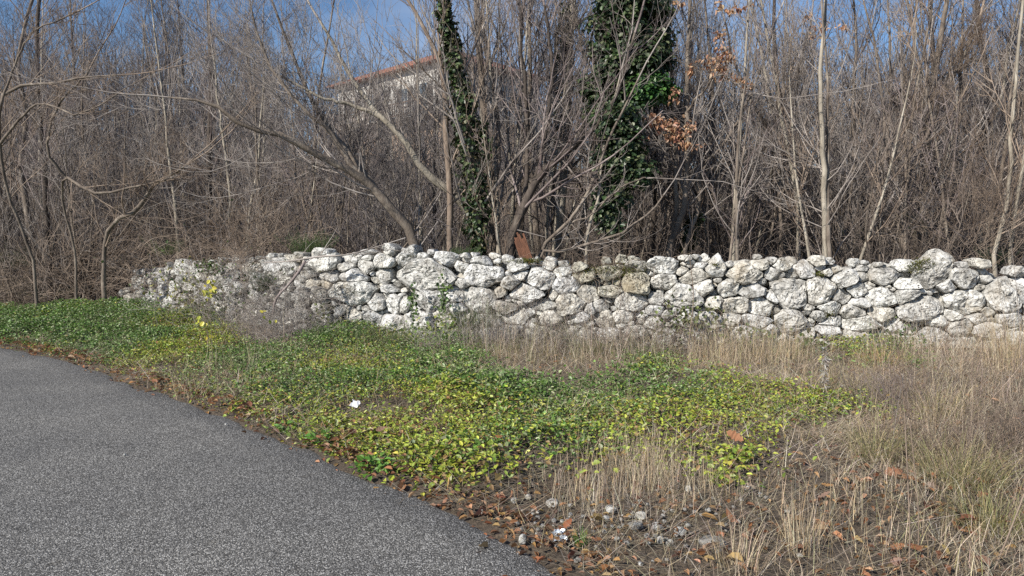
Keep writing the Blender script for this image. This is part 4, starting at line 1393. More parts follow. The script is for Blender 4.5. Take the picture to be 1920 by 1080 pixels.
tag(new_mesh('leaf_litter', V, F, M['oak'], None, False, np.repeat(pal([(.25, .115, .055), (.33, .17, .085), (.19, .085, .045), (.42, .27, .16), (.14, .075, .05), (.36, .22, .09)], n, .2, rng), 6, 0)),
    'rust brown fallen leaves scattered along the road edge and verge', 'fallen leaves', kind='stuff')
# needles and bits of dead stalk along the road edge
DRY = [(.52, .41, .26), (.60, .50, .34), (.38, .29, .18), (.54, .46, .34), (.26, .19, .115), (.44, .36, .26)]
GREYDRY = [(.52, .44, .34), (.42, .345, .265), (.62, .53, .42), (.30, .235, .175), (.68, .60, .49)]
rng = np.random.default_rng(103)
x, y = scatter(850000, rng=rng)
e = edge_dist(x, y); gm = green_mask(x, y)
p = np.where(gm, .26, 1.0) * smooth(-.02, .12, e)
p *= .75 + .3 * vnoise(x, y, 2.0, 61)
p = np.where(y > 7.5, p * .8, p)
k = rng.random(len(x)) < p
x, y = x[k], y[k]; n = len(x)
brown0 = .45 + .55 * smooth(-.25, .3, vnoise(x, y, 1.1, 66)); kk = rng.random(len(x)) < brown0
x, y = x[kk], y[kk]; n = len(x)
P = np.stack([x, y, zt(x, y) + rng.uniform(.0, .05, n) + .06 * green_mask(x, y)], 1)
flow = 1.2 * vnoise(x, y, .5, 62) + rng.normal(0, .9, n)
V, F = blades(P, rng.uniform(.06, .32, n), rng.uniform(.0018, .0045, n), flow + rng.integers(0, 2, n) * math.pi, rng.normal(1.33, .2, n), rng.normal(.15, .4, n), 4, rng)
brown = smooth(.0, .5, vnoise(x, y, .7, 63) + .2)[:, None]
c = pal(GREYDRY + DRY, n, .18, rng) * (1 - brown * .35)
tag(new_mesh('matted_straw', V, F, M['dry'], None, False, np.repeat(c, 8, 0)), 'matted grey straw and dead stalks lying on the verge', 'dead grass', kind='stuff')

# ---- upright dry grass
def stand(px_poly, n_, h, lean=.16, bend=.35, cols=DRY, wd=(.0018, .0042), clump=.9, seed=1):
    rng = np.random.default_rng(seed)
    pl = gpoly(px_poly)
    a = np.array(pl)
    x = rng.uniform(a[:, 0].min(), a[:, 0].max(), n_ * 4); y = rng.uniform(a[:, 1].min(), a[:, 1].max(), n_ * 4)
    k = inside(pl, x + .35 * vnoise(x, y, 1.7, seed) + .15 * vnoise(x, y, 5, seed + 2), y + .35 * vnoise(x, y, 1.7, seed + 1) + .15 * vnoise(x, y, 5, seed + 3)) & (rng.random(len(x)) < (1 - clump) + clump * smooth(-.1, .5, vnoise(x, y, 3.2, seed + 5))) & (y < wall_y(x) + .05)
    x, y = x[k][:n_], y[k][:n_]; n = len(x)
    x = x + rng.normal(0, .16, n); y = y + rng.normal(0, .16, n)
    k = (edge_dist(x, y) > .02) & (y < wall_y(x) + .03); x, y = x[k], y[k]; n = len(x)
    P = np.stack([x, y, zt(x, y) - .01], 1)
    V, F = blades(P, rng.uniform(h[0], h[1], n), rng.uniform(wd[0], wd[1], n), rng.uniform(0, 6.28, n), np.abs(rng.normal(0, lean * 1.4, n)), rng.normal(bend * .9, bend * 1.3, n), 5, rng)
    return V, F, np.repeat(pal(cols, n, .15, rng), 10, 0)


OLIVE = [(.22, .21, .09), (.30, .27, .12), (.17, .18, .07), (.40, .34, .18), (.36, .30, .18)]
sets = [
    ([(880, 640), (1240, 668), (1500, 672), (1560, 720), (1350, 705), (1200, 705), (1080, 745), (960, 712), (900, 680)], 1300, (.08, .42), .55, 1.0, DRY + OLIVE[:3] + OLIVE[:3]),
    ([(880, 640), (1240, 662), (1240, 690), (930, 690)], 800, (.25, .62), .32, .6, GREYDRY + OLIVE[:2]),
    ([(1250, 665), (1500, 668), (1500, 700), (1260, 700)], 900, (.25, .55), .3, .5, DRY),
    ([(1000, 850), (1180, 835), (1300, 870), (1290, 950), (1100, 955), (1020, 910)], 1000, (.10, .26), .14, .3, GREYDRY + DRY),
    ([(1190, 850), (1270, 850), (1280, 950), (1210, 955)], 350, (.14, .30), .14, .25, DRY),
    ([(1040, 740), (1180, 735), (1180, 850), (1020, 860)], 420, (.10, .24), .25, .5, DRY + OLIVE),
    ([(300, 690), (470, 690), (470, 775), (390, 760), (320, 735)], 900, (.10, .34), .35, .6, DRY + OLIVE),
    ([(370, 610), (470, 650), (470, 740), (370, 720)], 200, (.35, .75), .14, .25, DRY),
    ([(1480, 700), (1700, 690), (1750, 800), (1600, 850), (1480, 810)], 1500, (.10, .32), .45, .9, DRY + OLIVE[:1]),
    ([(1640, 660), (2050, 655), (2050, 760), (1650, 760)], 2400, (.12, .55), .4, .8, GREYDRY + DRY),
    ([(1620, 760), (2050, 740), (2050, 960), (1700, 940)], 2600, (.10, .34), .5, .9, DRY + GREYDRY),
    ([(1080, 960), (1300, 930), (1650, 850), (1950, 940), (2000, 1075), (1080, 1075)], 1500, (.05, .20), .8, .9, DRY + GREYDRY),
    ([(1450, 960), (1620, 940), (1640, 1079), (1450, 1079)], 160, (.16, .34), .2, .3, DRY),
    ([(1080, 1040), (2000, 1000), (2000, 1300), (1100, 1300)], 1100, (.06, .22), .6, .9, DRY + GREYDRY),
    ([(1200, 760), (1480, 760), (1450, 860), (1250, 860)], 480, (.10, .24), .35, .6, DRY + OLIVE),
    ([(480, 700), (900, 700), (1000, 850), (800, 870)], 480, (.10, .26), .4, .7, DRY + OLIVE),
    ([(1400, 1000), (1700, 860), (1900, 960), (1900, 1079)], 1200, (.10, .24), .9, .6, OLIVE + DRY + DRY),
    ([(1300, 700), (1620, 700), (1620, 780), (1400, 790)], 360, (.14, .38), .25, .5, OLIVE + DRY),
]
sets += [([(860, 640), (1260, 662), (1260, 684), (900, 680)], 420, (.4, .85), .2, .4, GREYDRY), ([(1250, 664), (1560, 668), (1560, 686), (1250, 684)], 260, (.35, .75), .2, .4, DRY),
         ([(1620, 668), (2050, 660), (2050, 684), (1640, 690)], 500, (.35, .8), .25, .5, GREYDRY),
         ([(100, 600), (460, 640), (900, 640), (1100, 740), (1500, 760), (1350, 880), (900, 900), (500, 800), (200, 680)], 1500, (.10, .30), .4, .7, OLIVE + DRY),
         ([(560, 640), (900, 630), (960, 700), (700, 760), (520, 720)], 500, (.15, .4), .35, .6, OLIVE + DRY)]
Vs, Cs = [], []
for i, (pp, n_, h, le, be, cl) in enumerate(sets):
    V, F, c = stand(pp, n_, h, le, be, cl, seed=200 + i)
    Vs.append((V, F)); Cs.append(c)
V, F = join(Vs)
tag(new_mesh('dry_grass', V, F, M['dry'], None, False, np.concatenate(Cs)), 'upright dry beige grass stems standing across the verge', 'grass', kind='stuff')

# ---- countable tufts
def tuft(px, py, label, n_=260, r=.10, h=(.16, .34), cols=OLIVE, lean=.5, bend=1.1, seed=1, name='grass_tuft', wd=(.0022, .0045), group=None):
    rng = np.random.default_rng(seed)
    gx_, gy_ = gp(px, py)
    a = rng.uniform(0, 6.28, n_); q = r * np.sqrt(rng.random(n_))
    P = np.stack([np.cos(a) * q, np.sin(a) * q, np.full(n_, -.01)], 1)
    V, F = blades(P, rng.uniform(h[0], h[1], n_), rng.uniform(*wd, n_), a + rng.normal(0, .5, n_), np.abs(rng.normal(lean * .6, lean * .5, n_)), np.abs(rng.normal(bend, bend * .4, n_)), 6, rng)
    o = new_mesh(name, V, F, M['dry'], None, False, np.repeat(pal(cols, n_, .15, rng), 12, 0))
    o.location = (gx_, gy_, zt1(gx_, gy_))
    return tag(o, label, 'grass tuft', group)


tuft(1640, 862, 'arching olive and straw grass tuft in the middle of the right verge', 330, .15, seed=1)
tuft(1800, 905, 'largest olive green arching grass tuft, low on the right verge', 520, .22, (.18, .36), seed=2)
tuft(1860, 985, 'flattened yellow-green grass tuft near the lower right corner', 330, .17, (.14, .3), seed=3)
tuft(1650, 702, 'orange-tan mop of dead grass below the right part of the wall', 420, .22, (.2, .4), [(.42, .29, .15), (.50, .36, .20), (.36, .24, .13)], .6, 1.0, seed=4)
tuft(1600, 752, 'low straw tuft beside the dried grey thistle-like plant', 260, .16, (.14, .3), seed=5)
tuft(1900, 705, 'tall tan grass tuft at the foot of the wall by the right edge', 520, .28, (.35, .7), DRY, .25, .5, seed=6)
tuft(1760, 800, 'straw-coloured tuft between the two tall dead weeds', 300, .18, (.2, .4), DRY + OLIVE, .4, .8, seed=7)
tuft(1090, 1028, 'small bright green grass tuft beside the scrap of foil', 60, .03, (.05, .11), [(.08, .17, .03), (.11, .22, .04)], .3, .5, seed=8)
tuft(1500, 1035, 'sparse beige tuft of stiff stems at the bottom of the verge', 110, .09, (.14, .28), DRY, .3, .3, seed=9)
tuft(1385, 1075, 'thin dry tuft in front of the largest loose stone', 120, .12, (.12, .24), DRY, .4, .4, seed=10)

# ---- feathery green broom-like plants
def broom(px, py, d, z, label, rx, rz, n_=1500, cols=None, seed=1, droop=0.0):
    rng = np.random.default_rng(seed)
    x_, y_, z_ = at(px, py, d)
    if z is not None: z_ = z
    ns = max(10, n_ // 45)
    a = rng.uniform(0, 6.28, ns)
    D0 = np.stack([np.cos(a) * .8, np.sin(a) * .5, np.full(ns, .8 - droop)], 1) * [rx, rx, rz] * rng.uniform(.4, 1, (ns, 1))
    A, Ra = walk(np.zeros((ns, 3)) + rng.normal(0, rx * .25, (ns, 3)) * [1, .6, .1], D0, np.linalg.norm(D0, axis=1) * 1.15, 7, .12, .03, np.full(ns, .0022), .4, rng)
    V1, F1 = tubes(A, Ra, 3)
    i = rng.integers(0, ns, n_); t = rng.uniform(.1, 1, n_) * 6; j = np.minimum(t.astype(int), 5); f = (t - j)[:, None]
    P = A[i, j] * (1 - f) + A[i, j + 1] * f
    V2, F2 = blades(P, rng.uniform(.03, .09, n_), rng.uniform(.0016, .0035, n_), rng.uniform(0, 6.28, n_), np.abs(rng.normal(.5, .5, n_)), rng.normal(.2, .4, n_), 3, rng)
    cols = cols or [(.06, .12, .03), (.09, .16, .045), (.045, .085, .03), (.14, .19, .07)]
    V, F = join([(V1, F1), (V2, F2)])
    c = np.concatenate([np.full((len(V1), 3), (.12, .13, .06)), np.repeat(pal(cols, n_, .18, rng), 6, 0)])
    o = new_mesh('feathery_plant', V, F, M['leaf'], None, False, c)
    o.location = (x_, y_, z_)
    return tag(o, label, 'plant')


broom(582, 482, 11.9, None, 'fluffy bright green bush behind the wall top left of centre', .42, .42, 5200, seed=1)
broom(868, 484, 11.3, None, 'low green sprigs on the wall top behind the largest rock', .32, .16, 1500, [(.09, .13, .05), (.06, .10, .04)], seed=2)
broom(492, 545, 11.6, None, 'dark green feathery weed hanging on the left part of the wall', .26, .36, 2300, [(.045, .08, .03), (.065, .10, .045), (.035, .06, .03)], seed=3)
broom(645, 670, 10.1, None, 'dense feathery green weed at the wall foot below the big pale boulder', .55, .5, 6000, [(.09, .15, .045), (.11, .18, .06), (.07, .11, .04), (.15, .20, .08)], seed=4)
broom(735, 665, 10.0, None, 'olive and brownish feathery weed at the wall foot left of centre', .55, .42, 4200, [(.12, .15, .05), (.18, .17, .07), (.08, .11, .04)], seed=5)
broom(890, 620, 10.1, None, 'spiky green weed growing up the wall face at centre', .45, .42, 3600, [(.09, .13, .045), (.13, .16, .06), (.07, .10, .04)], seed=6)
broom(1040, 640, 9.9, None, 'thin olive weed standing at the wall foot right of centre', .40, .34, 1300, [(.16, .17, .08), (.22, .21, .11)], seed=7)
broom(1725, 440, 12.6, None, 'soft green bush clinging around the lichen-covered trunk', .34, .5, 1500, [(.10, .14, .06), (.07, .11, .05)], seed=8)
broom(310, 478, 13.6, None, 'pale green bush behind the low left end of the wall', .45, .35, 1800, [(.13, .16, .06), (.10, .13, .05)], seed=9)
broom(30, 500, 16.0, None, 'dark green bush on the shaded bank at the left edge', .9, .55, 4200, [(.05, .085, .03), (.08, .11, .04)], seed=10)
broom(1860, 500, 11.5, None, 'dark green bush behind the wall by the thin whitish stem', .4, .32, 2200, [(.05, .08, .035), (.035, .06, .03)], seed=11)
broom(1600, 450, 13.4, None, 'dull green bush in the shade right of the slim pale trunk', .5, .4, 1800, [(.06, .08, .045), (.045, .06, .035)], seed=12)

# ---- tangles of dead vine and bramble
def tangle(px, py, d, label, rx, ry, rz, n_, mat='twig_grey', seed=1, r=(.0015, .0032), L=(.35, 1.0), trop=-.03, name='dead_bramble', wander=.22, up=.7, K=9, cat='bramble', leafn=0, leafc=None):
    rng = np.random.default_rng(seed)
    x_, y_, z_ = at(px, py, d)
    b = np.array([x_, y_, z_])
    P0 = np.clip(rng.normal(0, .5, (n_, 3)), -.95, .95) * [rx, ry, rz]
    P0[:, 2] = np.maximum(P0[:, 2], zt1(x_, y_) - z_)
    D0 = rng.normal(0, 1, (n_, 3)) * [1, .5, .8] + [0, -.1, up]
    A, Ra = walk(P0, D0, rng.uniform(*L, n_), K, wander, trop, rng.uniform(*r, n_), .45, rng)
    A[:, :, 2] = np.maximum(A[:, :, 2], zt1(x_, y_) - z_ + .01)
    if leafn:
        root = tag(empty(name, b), label, cat)
        V, F = tubes(A, Ra, 3); new_mesh('stems', V, F, M[mat], root)
        i = rng.integers(0, n_, leafn); j = rng.integers(2, K, leafn)
        D = rng.normal(0, 1, (leafn, 3)) + [0, -.3, 0]
        LL = rng.uniform(.03, .065, leafn)
        V, F = leaves(A[i, j], D, rng.normal(0, .5, (leafn, 3)) + [0, -.5, .8], LL, LL * .7, .15, .1)
        new_mesh('leaves', V, F, M['leaf'], root, False, np.repeat(pal(leafc, leafn, .2, rng), 6, 0))
        return root
    V, F = tubes(A, Ra, 3)
    o = new_mesh(name, V, F, M[mat]); o.location = b
    return tag(o, label, cat)


tangle(545, 590, 10.75, 'pale matted dead vine draped over the wall left of the big pale boulder', .8, .22, .62, 800, 'twig_grey', 1, (.0016, .0034), (.25, .8), -.09, 'dead_vine', .3, .1, cat='vine')
tangle(430, 590, 11.6, 'wild tangle of grey bramble canes in front of the low left part of the wall', 1.0, .4, .7, 240, 'twig_grey', 2, (.0018, .004), (.6, 1.6), -.04, leafn=260, leafc=[(.08, .12, .03), (.16, .18, .05), (.05, .08, .02)])
tangle(505, 640, 10.3, 'hollow heap of grey dead canes at the wall foot under the draped vine', .7, .3, .4, 380, 'twig_grey', 3, (.0015, .003), (.3, .9), -.05)
tangle(350, 575, 12.2, 'yellow-green leafy bramble spilling over the ruined left end of the wall', .5, .3, .4, 120, 'twig_brown', 4, (.0015, .003), (.3, .8), -.05, leafn=420, leafc=[(.20, .22, .05), (.12, .15, .04), (.28, .26, .06)])
tangle(110, 545, 15.2, 'brown heap of dead bramble on the shaded ground at the far left', 3.6, .8, .9, 700, 'deep_brown', 5, (.003, .006), (.5, 1.5), -.06)  # darkened cane colour stands in for the shade of this recess
tangle(250, 500, 14.6, 'tan mound of dead canes just beyond the left end of the wall', 1.8, .6, .7, 450, 'twig_brown', 6, (.003, .0055), (.5, 1.5), -.07)
tangle(-90, 560, 15, 'brown bramble heap outside the left end of the verge', 3, .8, .8, 500, 'twig_brown', 7, (.003, .006), (.5, 1.5), -.06)
tangle(470, 470, 12.3, 'arching bramble canes above the wall left of the fluffy green bush', 1.2, .4, .5, 420, 'twig_brown', 8, (.002, .0045), (.8, 1.9), -.03)
tangle(1140, 505, 10.15, 'dead creeper stems trailing over the earth-stained dip of the wall', .9, .15, .14, 170, 'twig_brown', 9, (.0018, .0035), (.3, .8), -.1, 'dead_vine', .25, .1, cat='vine')
tangle(1010, 655, 9.6, 'grey heap of dead stalks at the foot of the wall near its centre', 1.7, .35, .62, 900, 'twig_grey', 10, (.0014, .003), (.25, .7), -.02, up=.9)
tangle(1210, 672, 9.2, 'messy grey weed stalks overlapping the wall foot left of the upright white rock', 1.3, .3, .5, 520, 'twig_brown', 31, (.0014, .003), (.25, .7), -.02, up=.8)
tangle(1380, 665, 9.2, 'thin tangle of dead stems below the upright white rock', 1.5, .3, .3, 420, 'twig_grey', 11, (.0014, .0028), (.25, .6), -.02, up=.9)
tangle(1850, 900, 4.9, 'dark dense dead weed thicket at the right edge of the verge', .9, .5, .5, 700, 'twig_brown', 12, (.0011, .0022), (.2, .6), 0.0, up=.8, wander=.16)
tangle(1790, 740, 6.7, 'grey brushy dead weeds in the middle of the right edge', 1.5, .7, .5, 300, 'twig_brown', 13, (.0012, .0025), (.2, .7), 0.0, up=1.0, wander=.15)
tangle(1665, 790, 6.2, 'small dark dead weed in the bare hollow of the right verge', .35, .3, .35, 260, 'twig_mauve', 14, (.0012, .0024), (.2, .5), 0.0, up=1.0)
broom(5, 420, 18.0, None, 'olive green shrub high on the shaded bank at the left edge', 1.2, .6, 4200, [(.10, .13, .04), (.07, .10, .03)], seed=31)
broom(90, 560, 15.6, None, 'dark low weeds under the brambles at the far left', .9, .3, 2600, [(.05, .08, .03), (.07, .10, .035)], seed=32)
tangle(1850, 430, 10.9, 'yellowish brush of fine shoots behind the wall at the right', .6, .3, .8, 260, 'twig_brown', 15, (.002, .004), (.8, 1.8), .05, 'young_shoots', .1, 1.0, cat='shrub')

broom(935, 668, 9.4, None, 'low olive weed in the dry stalks below the centre of the wall', .45, .22, 1500, [(.16, .19, .06), (.22, .22, .09)], seed=21)
broom(1130, 668, 9.3, None, 'greenish weed patch at the wall foot under the earth-stained dip', .55, .22, 1800, [(.14, .17, .06), (.20, .21, .09)], seed=22)
broom(1470, 672, 9.0, None, 'dull green weed patch at the wall foot right of the upright white rock', .5, .2, 1500, [(.12, .15, .05), (.20, .20, .09)], seed=23)
# leafy creepers on the wall face
def creeper(px, py, d, label, n_, rx, rz, cols, seed, L=(.03, .06)):
    rng = np.random.default_rng(seed)
    x_, y_, z_ = at(px, py, d)
    P = rng.normal(0, .5, (n_, 3)) * [rx, .06, rz]
    LL = rng.uniform(*L, n_)
    V, F = leaves(P, rng.normal(0, .6, (n_, 3)) + [0, -.2, -.4], rng.normal(0, .4, (n_, 3)) + [0, -1, .5], LL, LL * .85, .12, .1)
    o = new_mesh('creeper', V, F, M['leaf'], None, False, np.repeat(pal(cols, n_, .2, rng), 6, 0)); o.location = (x_, y_, z_)
    return tag(o, label, 'creeper')


GRN = [(.07, .13, .03), (.11, .17, .04), (.05, .09, .025)]
creeper(775, 565, 10.35, 'small green ivy sprig in the crevice right of the two upright blocks', 90, .06, .30, GRN, 1)
creeper(832, 560, 10.3, 'green ivy sprig hanging in the gap right of the pointed boulder', 110, .08, .34, GRN, 2)
creeper(597, 592, 10.8, 'yellow-green sprig on the stones above the wall foot, left of centre', 60, .18, .16, [(.20, .22, .06), (.10, .13, .04)], 3)
creeper(825, 612, 10.1, 'bright lime creeper leaves low on the wall at centre', 150, .45, .2, [(.24, .27, .05), (.12, .18, .04)], 4)
creeper(1690, 640, 9.0, 'dark green ivy sprig at the foot of the wall on the right', 130, .3, .22, GRN, 5)
creeper(1520, 655, 9.1, 'dark big-leaved weed at the wall foot right of the upright white rock', 60, .16, .14, [(.06, .10, .025), (.09, .12, .03)], 6, (.07, .12))
creeper(1300, 600, 9.55, 'mossy green leaves beside the upright white rock', 260, .5, .3, [(.10, .13, .04), (.15, .17, .06), (.07, .09, .03)], 7)
creeper(1425, 630, 9.4, 'thin green creeper on the small stones under the wall middle right', 110, .5, .12, GRN, 8)
creeper(395, 500, 12.4, 'green tuft of leaves on the wall top beside the pale flat end rock', 160, .22, .14, GRN, 9)

# young plant with yellow leaves
def leafy_stem(px, py0, py1, d, label, n_l, cols, seed, r=.004, pts=None):
    rng = np.random.default_rng(seed)
    x0, y0, _ = at(px, py0, d); z0 = zt1(x0, y0)
    _, _, z1 = at(px, py1, d)
    root = tag(empty('yellow_leaved_sapling', (x0, y0, z0)), label, 'sapling')
    A, Ra = walk(np.zeros((2, 3)), np.array([[0, 0, 1.], [-.05, 0, 1]]), np.array([z1 - z0, (z1 - z0) * .8]), 10, .04, .05, np.array([r, r * .7]), .3, rng)
    V, F = tubes(A, Ra, 5); new_mesh('stem', V, F, M['twig_brown'], root)
    P = []
    for (qx, qy, k_) in pts:
        x_, y_, z_ = at(qx, qy, d)
        P += [(x_ - x0 + rng.normal(0, .03), rng.normal(0, .03), z_ - z0 + rng.normal(0, .035)) for _ in range(k_)]
    P = np.array(P); n_ = len(P)
    LL = rng.uniform(.04, .075, n_)
    V, F = leaves(P, rng.normal(0, .6, (n_, 3)) + [0, 0, -.5], rng.normal(0, .3, (n_, 3)) + [0, -1, .5], LL, LL * .8, .1, .1)
    new_mesh('leaves', V, F, M['leaf'], root, False, np.repeat(pal(cols, n_, .1, rng), 6, 0))


leafy_stem(392, 690, 535, 9.4, 'thin young sapling with bright yellow leaves in front of the low wall end', 20, [(.50, .45, .06), (.58, .52, .09), (.38, .40, .06)], 5,
           pts=[(393, 528, 6), (388, 542, 8), (397, 540, 6), (392, 553, 4), (370, 602, 3), (385, 612, 5), (390, 628, 3), (378, 598, 2), (228, 620, 0), (498, 592, 3), (515, 598, 2)])

# ---- rust-brown plank leaning behind the wall
x0, y0, z0 = at(992, 500, 11.0)
pk = MB()
rk = random.Random(4)
wx = -.085
for k in range(9):
    w_ = rk.uniform(.014, .024)
    hgt = .62 + rk.uniform(-.07, .05) - (abs(k - 3) * .012)
    pk.box(wx, wx + w_ - .0015, rk.uniform(-.004, .004) - .022, .022 + rk.uniform(-.004, .004), -.45, hgt - .1)
    wx += w_
o = pk.build('wooden_plank', M['wood'])
o.location = (x0, y0, z0); o.rotation_euler = (math.radians(-6), math.radians(-18), math.radians(12))
bv = o.modifiers.new('b', 'BEVEL'); bv.width = .002; bv.segments = 1
tag(o, 'broken rust-brown wooden plank leaning upright behind the wall', 'plank')

# dead branch lying over the wall top
def limb(pts, label, seed, mat='twig_grey', kids=3, name='dead_branch'):
    rng = np.random.default_rng(seed)
    A = densify([(*at(px, py, d), w_ / 2 * d / FPX) for px, py, d, w_ in pts], 14)
    o0 = A[0, :3].copy()
    P0 = (A[:, :3] - o0)[None]; R0 = A[:, 3][None]
    P1, R1 = grow(P0, R0, kids, .2, .95, (.2, .4), (25, 60), 6, .12, 0, .6, .002, rng, .5)
    V, F = join([tubes(P0, R0, 6), tubes(P1, R1, 3)])
    o = new_mesh(name, V, F, M[mat]); o.location = o0
    return tag(o, label, 'branch')


limb([(512, 588, 10.5, 4), (518, 560, 10.5, 5), (540, 535, 10.5, 5), (560, 510, 10.5, 6), (572, 490, 10.6, 6)], 'dark curved dead branch hooked over the wall beside the draped vine', 1, 'twig_mauve', 4)
limb([(495, 492, 10.9, 2), (540, 490, 10.7, 3), (600, 481, 10.7, 4), (660, 476, 10.7, 3), (760, 446, 10.9, 2)], 'long thin dead branch lying level along the wall top left of centre', 2, 'twig_grey', 6)
limb([(970, 431, 10.8, 2), (1024, 445, 10.8, 1.5)], 'short straight dead twig sticking out beside the broken plank top', 3, 'twig_grey', 0)
limb([(1290, 655, 9.0, 1.5), (1300, 560, 9.1, 1.5), (1293, 480, 9.1, 1)], 'single tall straw stem standing in front of the wall right of centre', 4, 'twig_brown', 0, 'dry_stalk')

# ---- tall dead weeds standing in the right verge
def weed(px, py, d, top, label, seed, mat='twig_grey', nb=14, r=.0028, lean=0.0, spread=(15, 35), n2=4, name='dead_weed'):
    rng = np.random.default_rng(seed)
    x_, y_ = gp(px, py); z_ = zt1(x_, y_)
    h = EYE + (540 - top) / FPX * y_ * 1.0 - .0714 * y_ - z_
    A, Ra = walk(np.zeros((1, 3)), np.array([[lean, 0, 1.]]), np.array([h]), 14, .025, .01, np.array([r]), .35, rng)
    P1, R1 = grow(A, Ra, nb, .25, 1, (.15, .35), spread, 6, .07, .08, .6, .0012, rng, .4)
    P2, R2 = grow(P1, R1, n2, .2, 1, (.3, .6), (20, 50), 4, .1, .05, .7, .0009, rng, .2)
    V, F = join([tubes(A, Ra, 5), tubes(P1, R1, 3), tubes(P2, R2, 3)])
    o = new_mesh(name, V, F, M[mat]); o.location = (x_, y_, z_)
    return tag(o, label, 'weed')


weed(1705, 1065, 3.4, 600, 'tallest pale dead weed stalk rising from the bottom of the right verge', 1, 'twig_brown', 9, .0036, -.02)
weed(1722, 1030, 3.6, 640, 'second tall dead stalk close to the right of the tallest one', 2, 'twig_brown', 8, .003, -.03)
weed(1672, 860, 5, 700, 'grey branching dead weed standing over the bare hollow', 3, 'twig_grey', 18, .0028)
weed(1815, 880, 4.9, 600, 'straight tan stalk left of the dark dead weed thicket', 4, 'twig_brown', 7, .0026, .02)
weed(1890, 700, 8, 500, 'pale stalk crossing in front of the last wall rocks, leaning left', 5, 'twig_grey', 5, .004, -.14)
weed(1915, 720, 8, 430, 'tall thin stalk at the extreme right edge in front of the wall', 6, 'twig_grey', 4, .004, -.08)
weed(1640, 640 + 60, 8, 560, 'short bristly dead stalk below the small stones on the right', 7, 'twig_grey', 9, .003)
weed(1865, 1060, 3.3, 850, 'knobbly brown dead stem in the lower right corner', 8, 'twig_brown', 8, .005, .35)
weed(1163, 640 + 40, 9, 420, 'lone upright straw stalk in front of the earth-stained dip of the wall', 9, 'twig_brown', 3, .0028)
weed(400, 700, 8.4, 520, 'tall tan stalk beside the yellow-leaved sapling', 10, 'twig_brown', 5, .003)

# dried grey plant with fine hanging leaves
def dried_plant():
    rng = np.random.default_rng(8)
    x_, y_ = gp(1546, 762); z_ = zt1(x_, y_)
    root = tag(empty('dried_plant', (x_, y_, z_)), 'single grey-white dried plant with withered leaves along its stem, right verge', 'plant')
    A, Ra = walk(np.zeros((1, 3)), np.array([[0, 0, 1.]]), np.array([.50]), 10, .03, 0, np.array([.004]), .5, rng)
    V, F = tubes(A, Ra, 5); new_mesh('stem', V, F, M['twig_grey'], root)
    n_ = 110; t = rng.uniform(.15, 1, n_) * 9; j = np.minimum(t.astype(int), 8); f = (t - j)[:, None]
    P = A[0, j] * (1 - f) + A[0, j + 1] * f
    a = rng.uniform(0, 6.28, n_)
    L = rng.uniform(.03, .07, n_)
    V, F = leaves(P, np.stack([np.cos(a), np.sin(a), rng.uniform(-1.4, .2, n_)], 1), rng.normal(0, 1, (n_, 3)), L, L * .14, .3, .3)
    new_mesh('leaves', V, F, M['dry'], root, False, np.repeat(pal([(.36, .34, .31), (.28, .26, .24), (.44, .42, .39)], n_, .1, rng), 6, 0))


dried_plant()

# ---- loose stones
for i, (px, py, w_, h_, lab) in enumerate([
    (980, 1020, 18, 24, 'white egg-shaped stone standing at the very edge of the asphalt'),
    (1335, 1030, 52, 34, 'largest loose white stone, half sunk in the straw near the bottom'),
    (1145, 970, 22, 13, 'flat bluish-white stone at the left of the loose pebble group'),
    (1202, 982, 24, 18, 'roundish grey stone in the loose group beside a brown leaf'),
    (1190, 1002, 32, 15, 'long speckled flat stone in the middle of the loose group'),
    (1233, 1000, 24, 12, 'small pale flat stone in the loose group'),
    (1274, 1005, 26, 17, 'greyish stone at the right of the loose group'),
    (1238, 1024, 15, 18, 'upright grey pebble below the loose group'),
    (1212, 1018, 12, 11, 'tiny grey pebble left of the upright one'),
    (992, 938, 15, 12, 'rounded grey pebble in straw above the asphalt edge'),
    (964, 946, 15, 10, 'pale pebble left of the rounded grey one'),
    (1036, 948, 26, 14, 'flat whitish stone just right of the two grey pebbles'),
    (1290, 922, 14, 14, 'grey pebble among upright straw stems'),
    (1328, 970, 14, 9, 'small white chip right of the stone group'),
    (905, 968, 7, 11, 'tiny white pebble close to the road edge'),
    (1137, 988, 16, 9, 'cream triangular chip below the bluish-white stone'),
    (1400, 925, 14, 10, 'small grey stone beside the pale oak leaf'),
    (1580, 738, 10, 8, 'white pebble near the dried grey plant'),
    (424, 800, 5, 4, 'tiny white chip lying on the asphalt, left one'),
    (234, 858, 5, 4, 'tiny white chip lying on the asphalt nearest the picture bottom left')]):
    x_, y_ = gp(px, py)
    ww, hh = w_ * y_ / FPX / 2, h_ * y_ / FPX / 2
    rs_ = random.Random(700 + i)
    ring = [(ww * rs_.uniform(.85, 1.1) * math.cos(a), hh * rs_.uniform(.85, 1.1) * math.sin(a)) for a in np.linspace(0, 6.28, 8)[:-1]]
    V_, F4, F3, c = stone_mesh(ring, ww * .8, 800 + i, boxy=.25, M_=26, J=14, nz_amp=.2 * ww, planes=3)
    o = new_mesh('loose_stone', V_, [np.array(F4), np.array(F3)], M['stone'], None, True, np.tile(np.array([.80, .80, .79]) * rs_.uniform(.7, 1.1), (len(V_), 1)))
    o.location = (x_, y_, (zt1(x_, y_) + .022 if i < 18 else 0.02) + hh * .22); o.rotation_euler = (rs_.uniform(-.3, .3), 0, rs_.uniform(-.5, .5))
    tag(o, lab, 'stone', 'loose stones and chips on the verge and road')

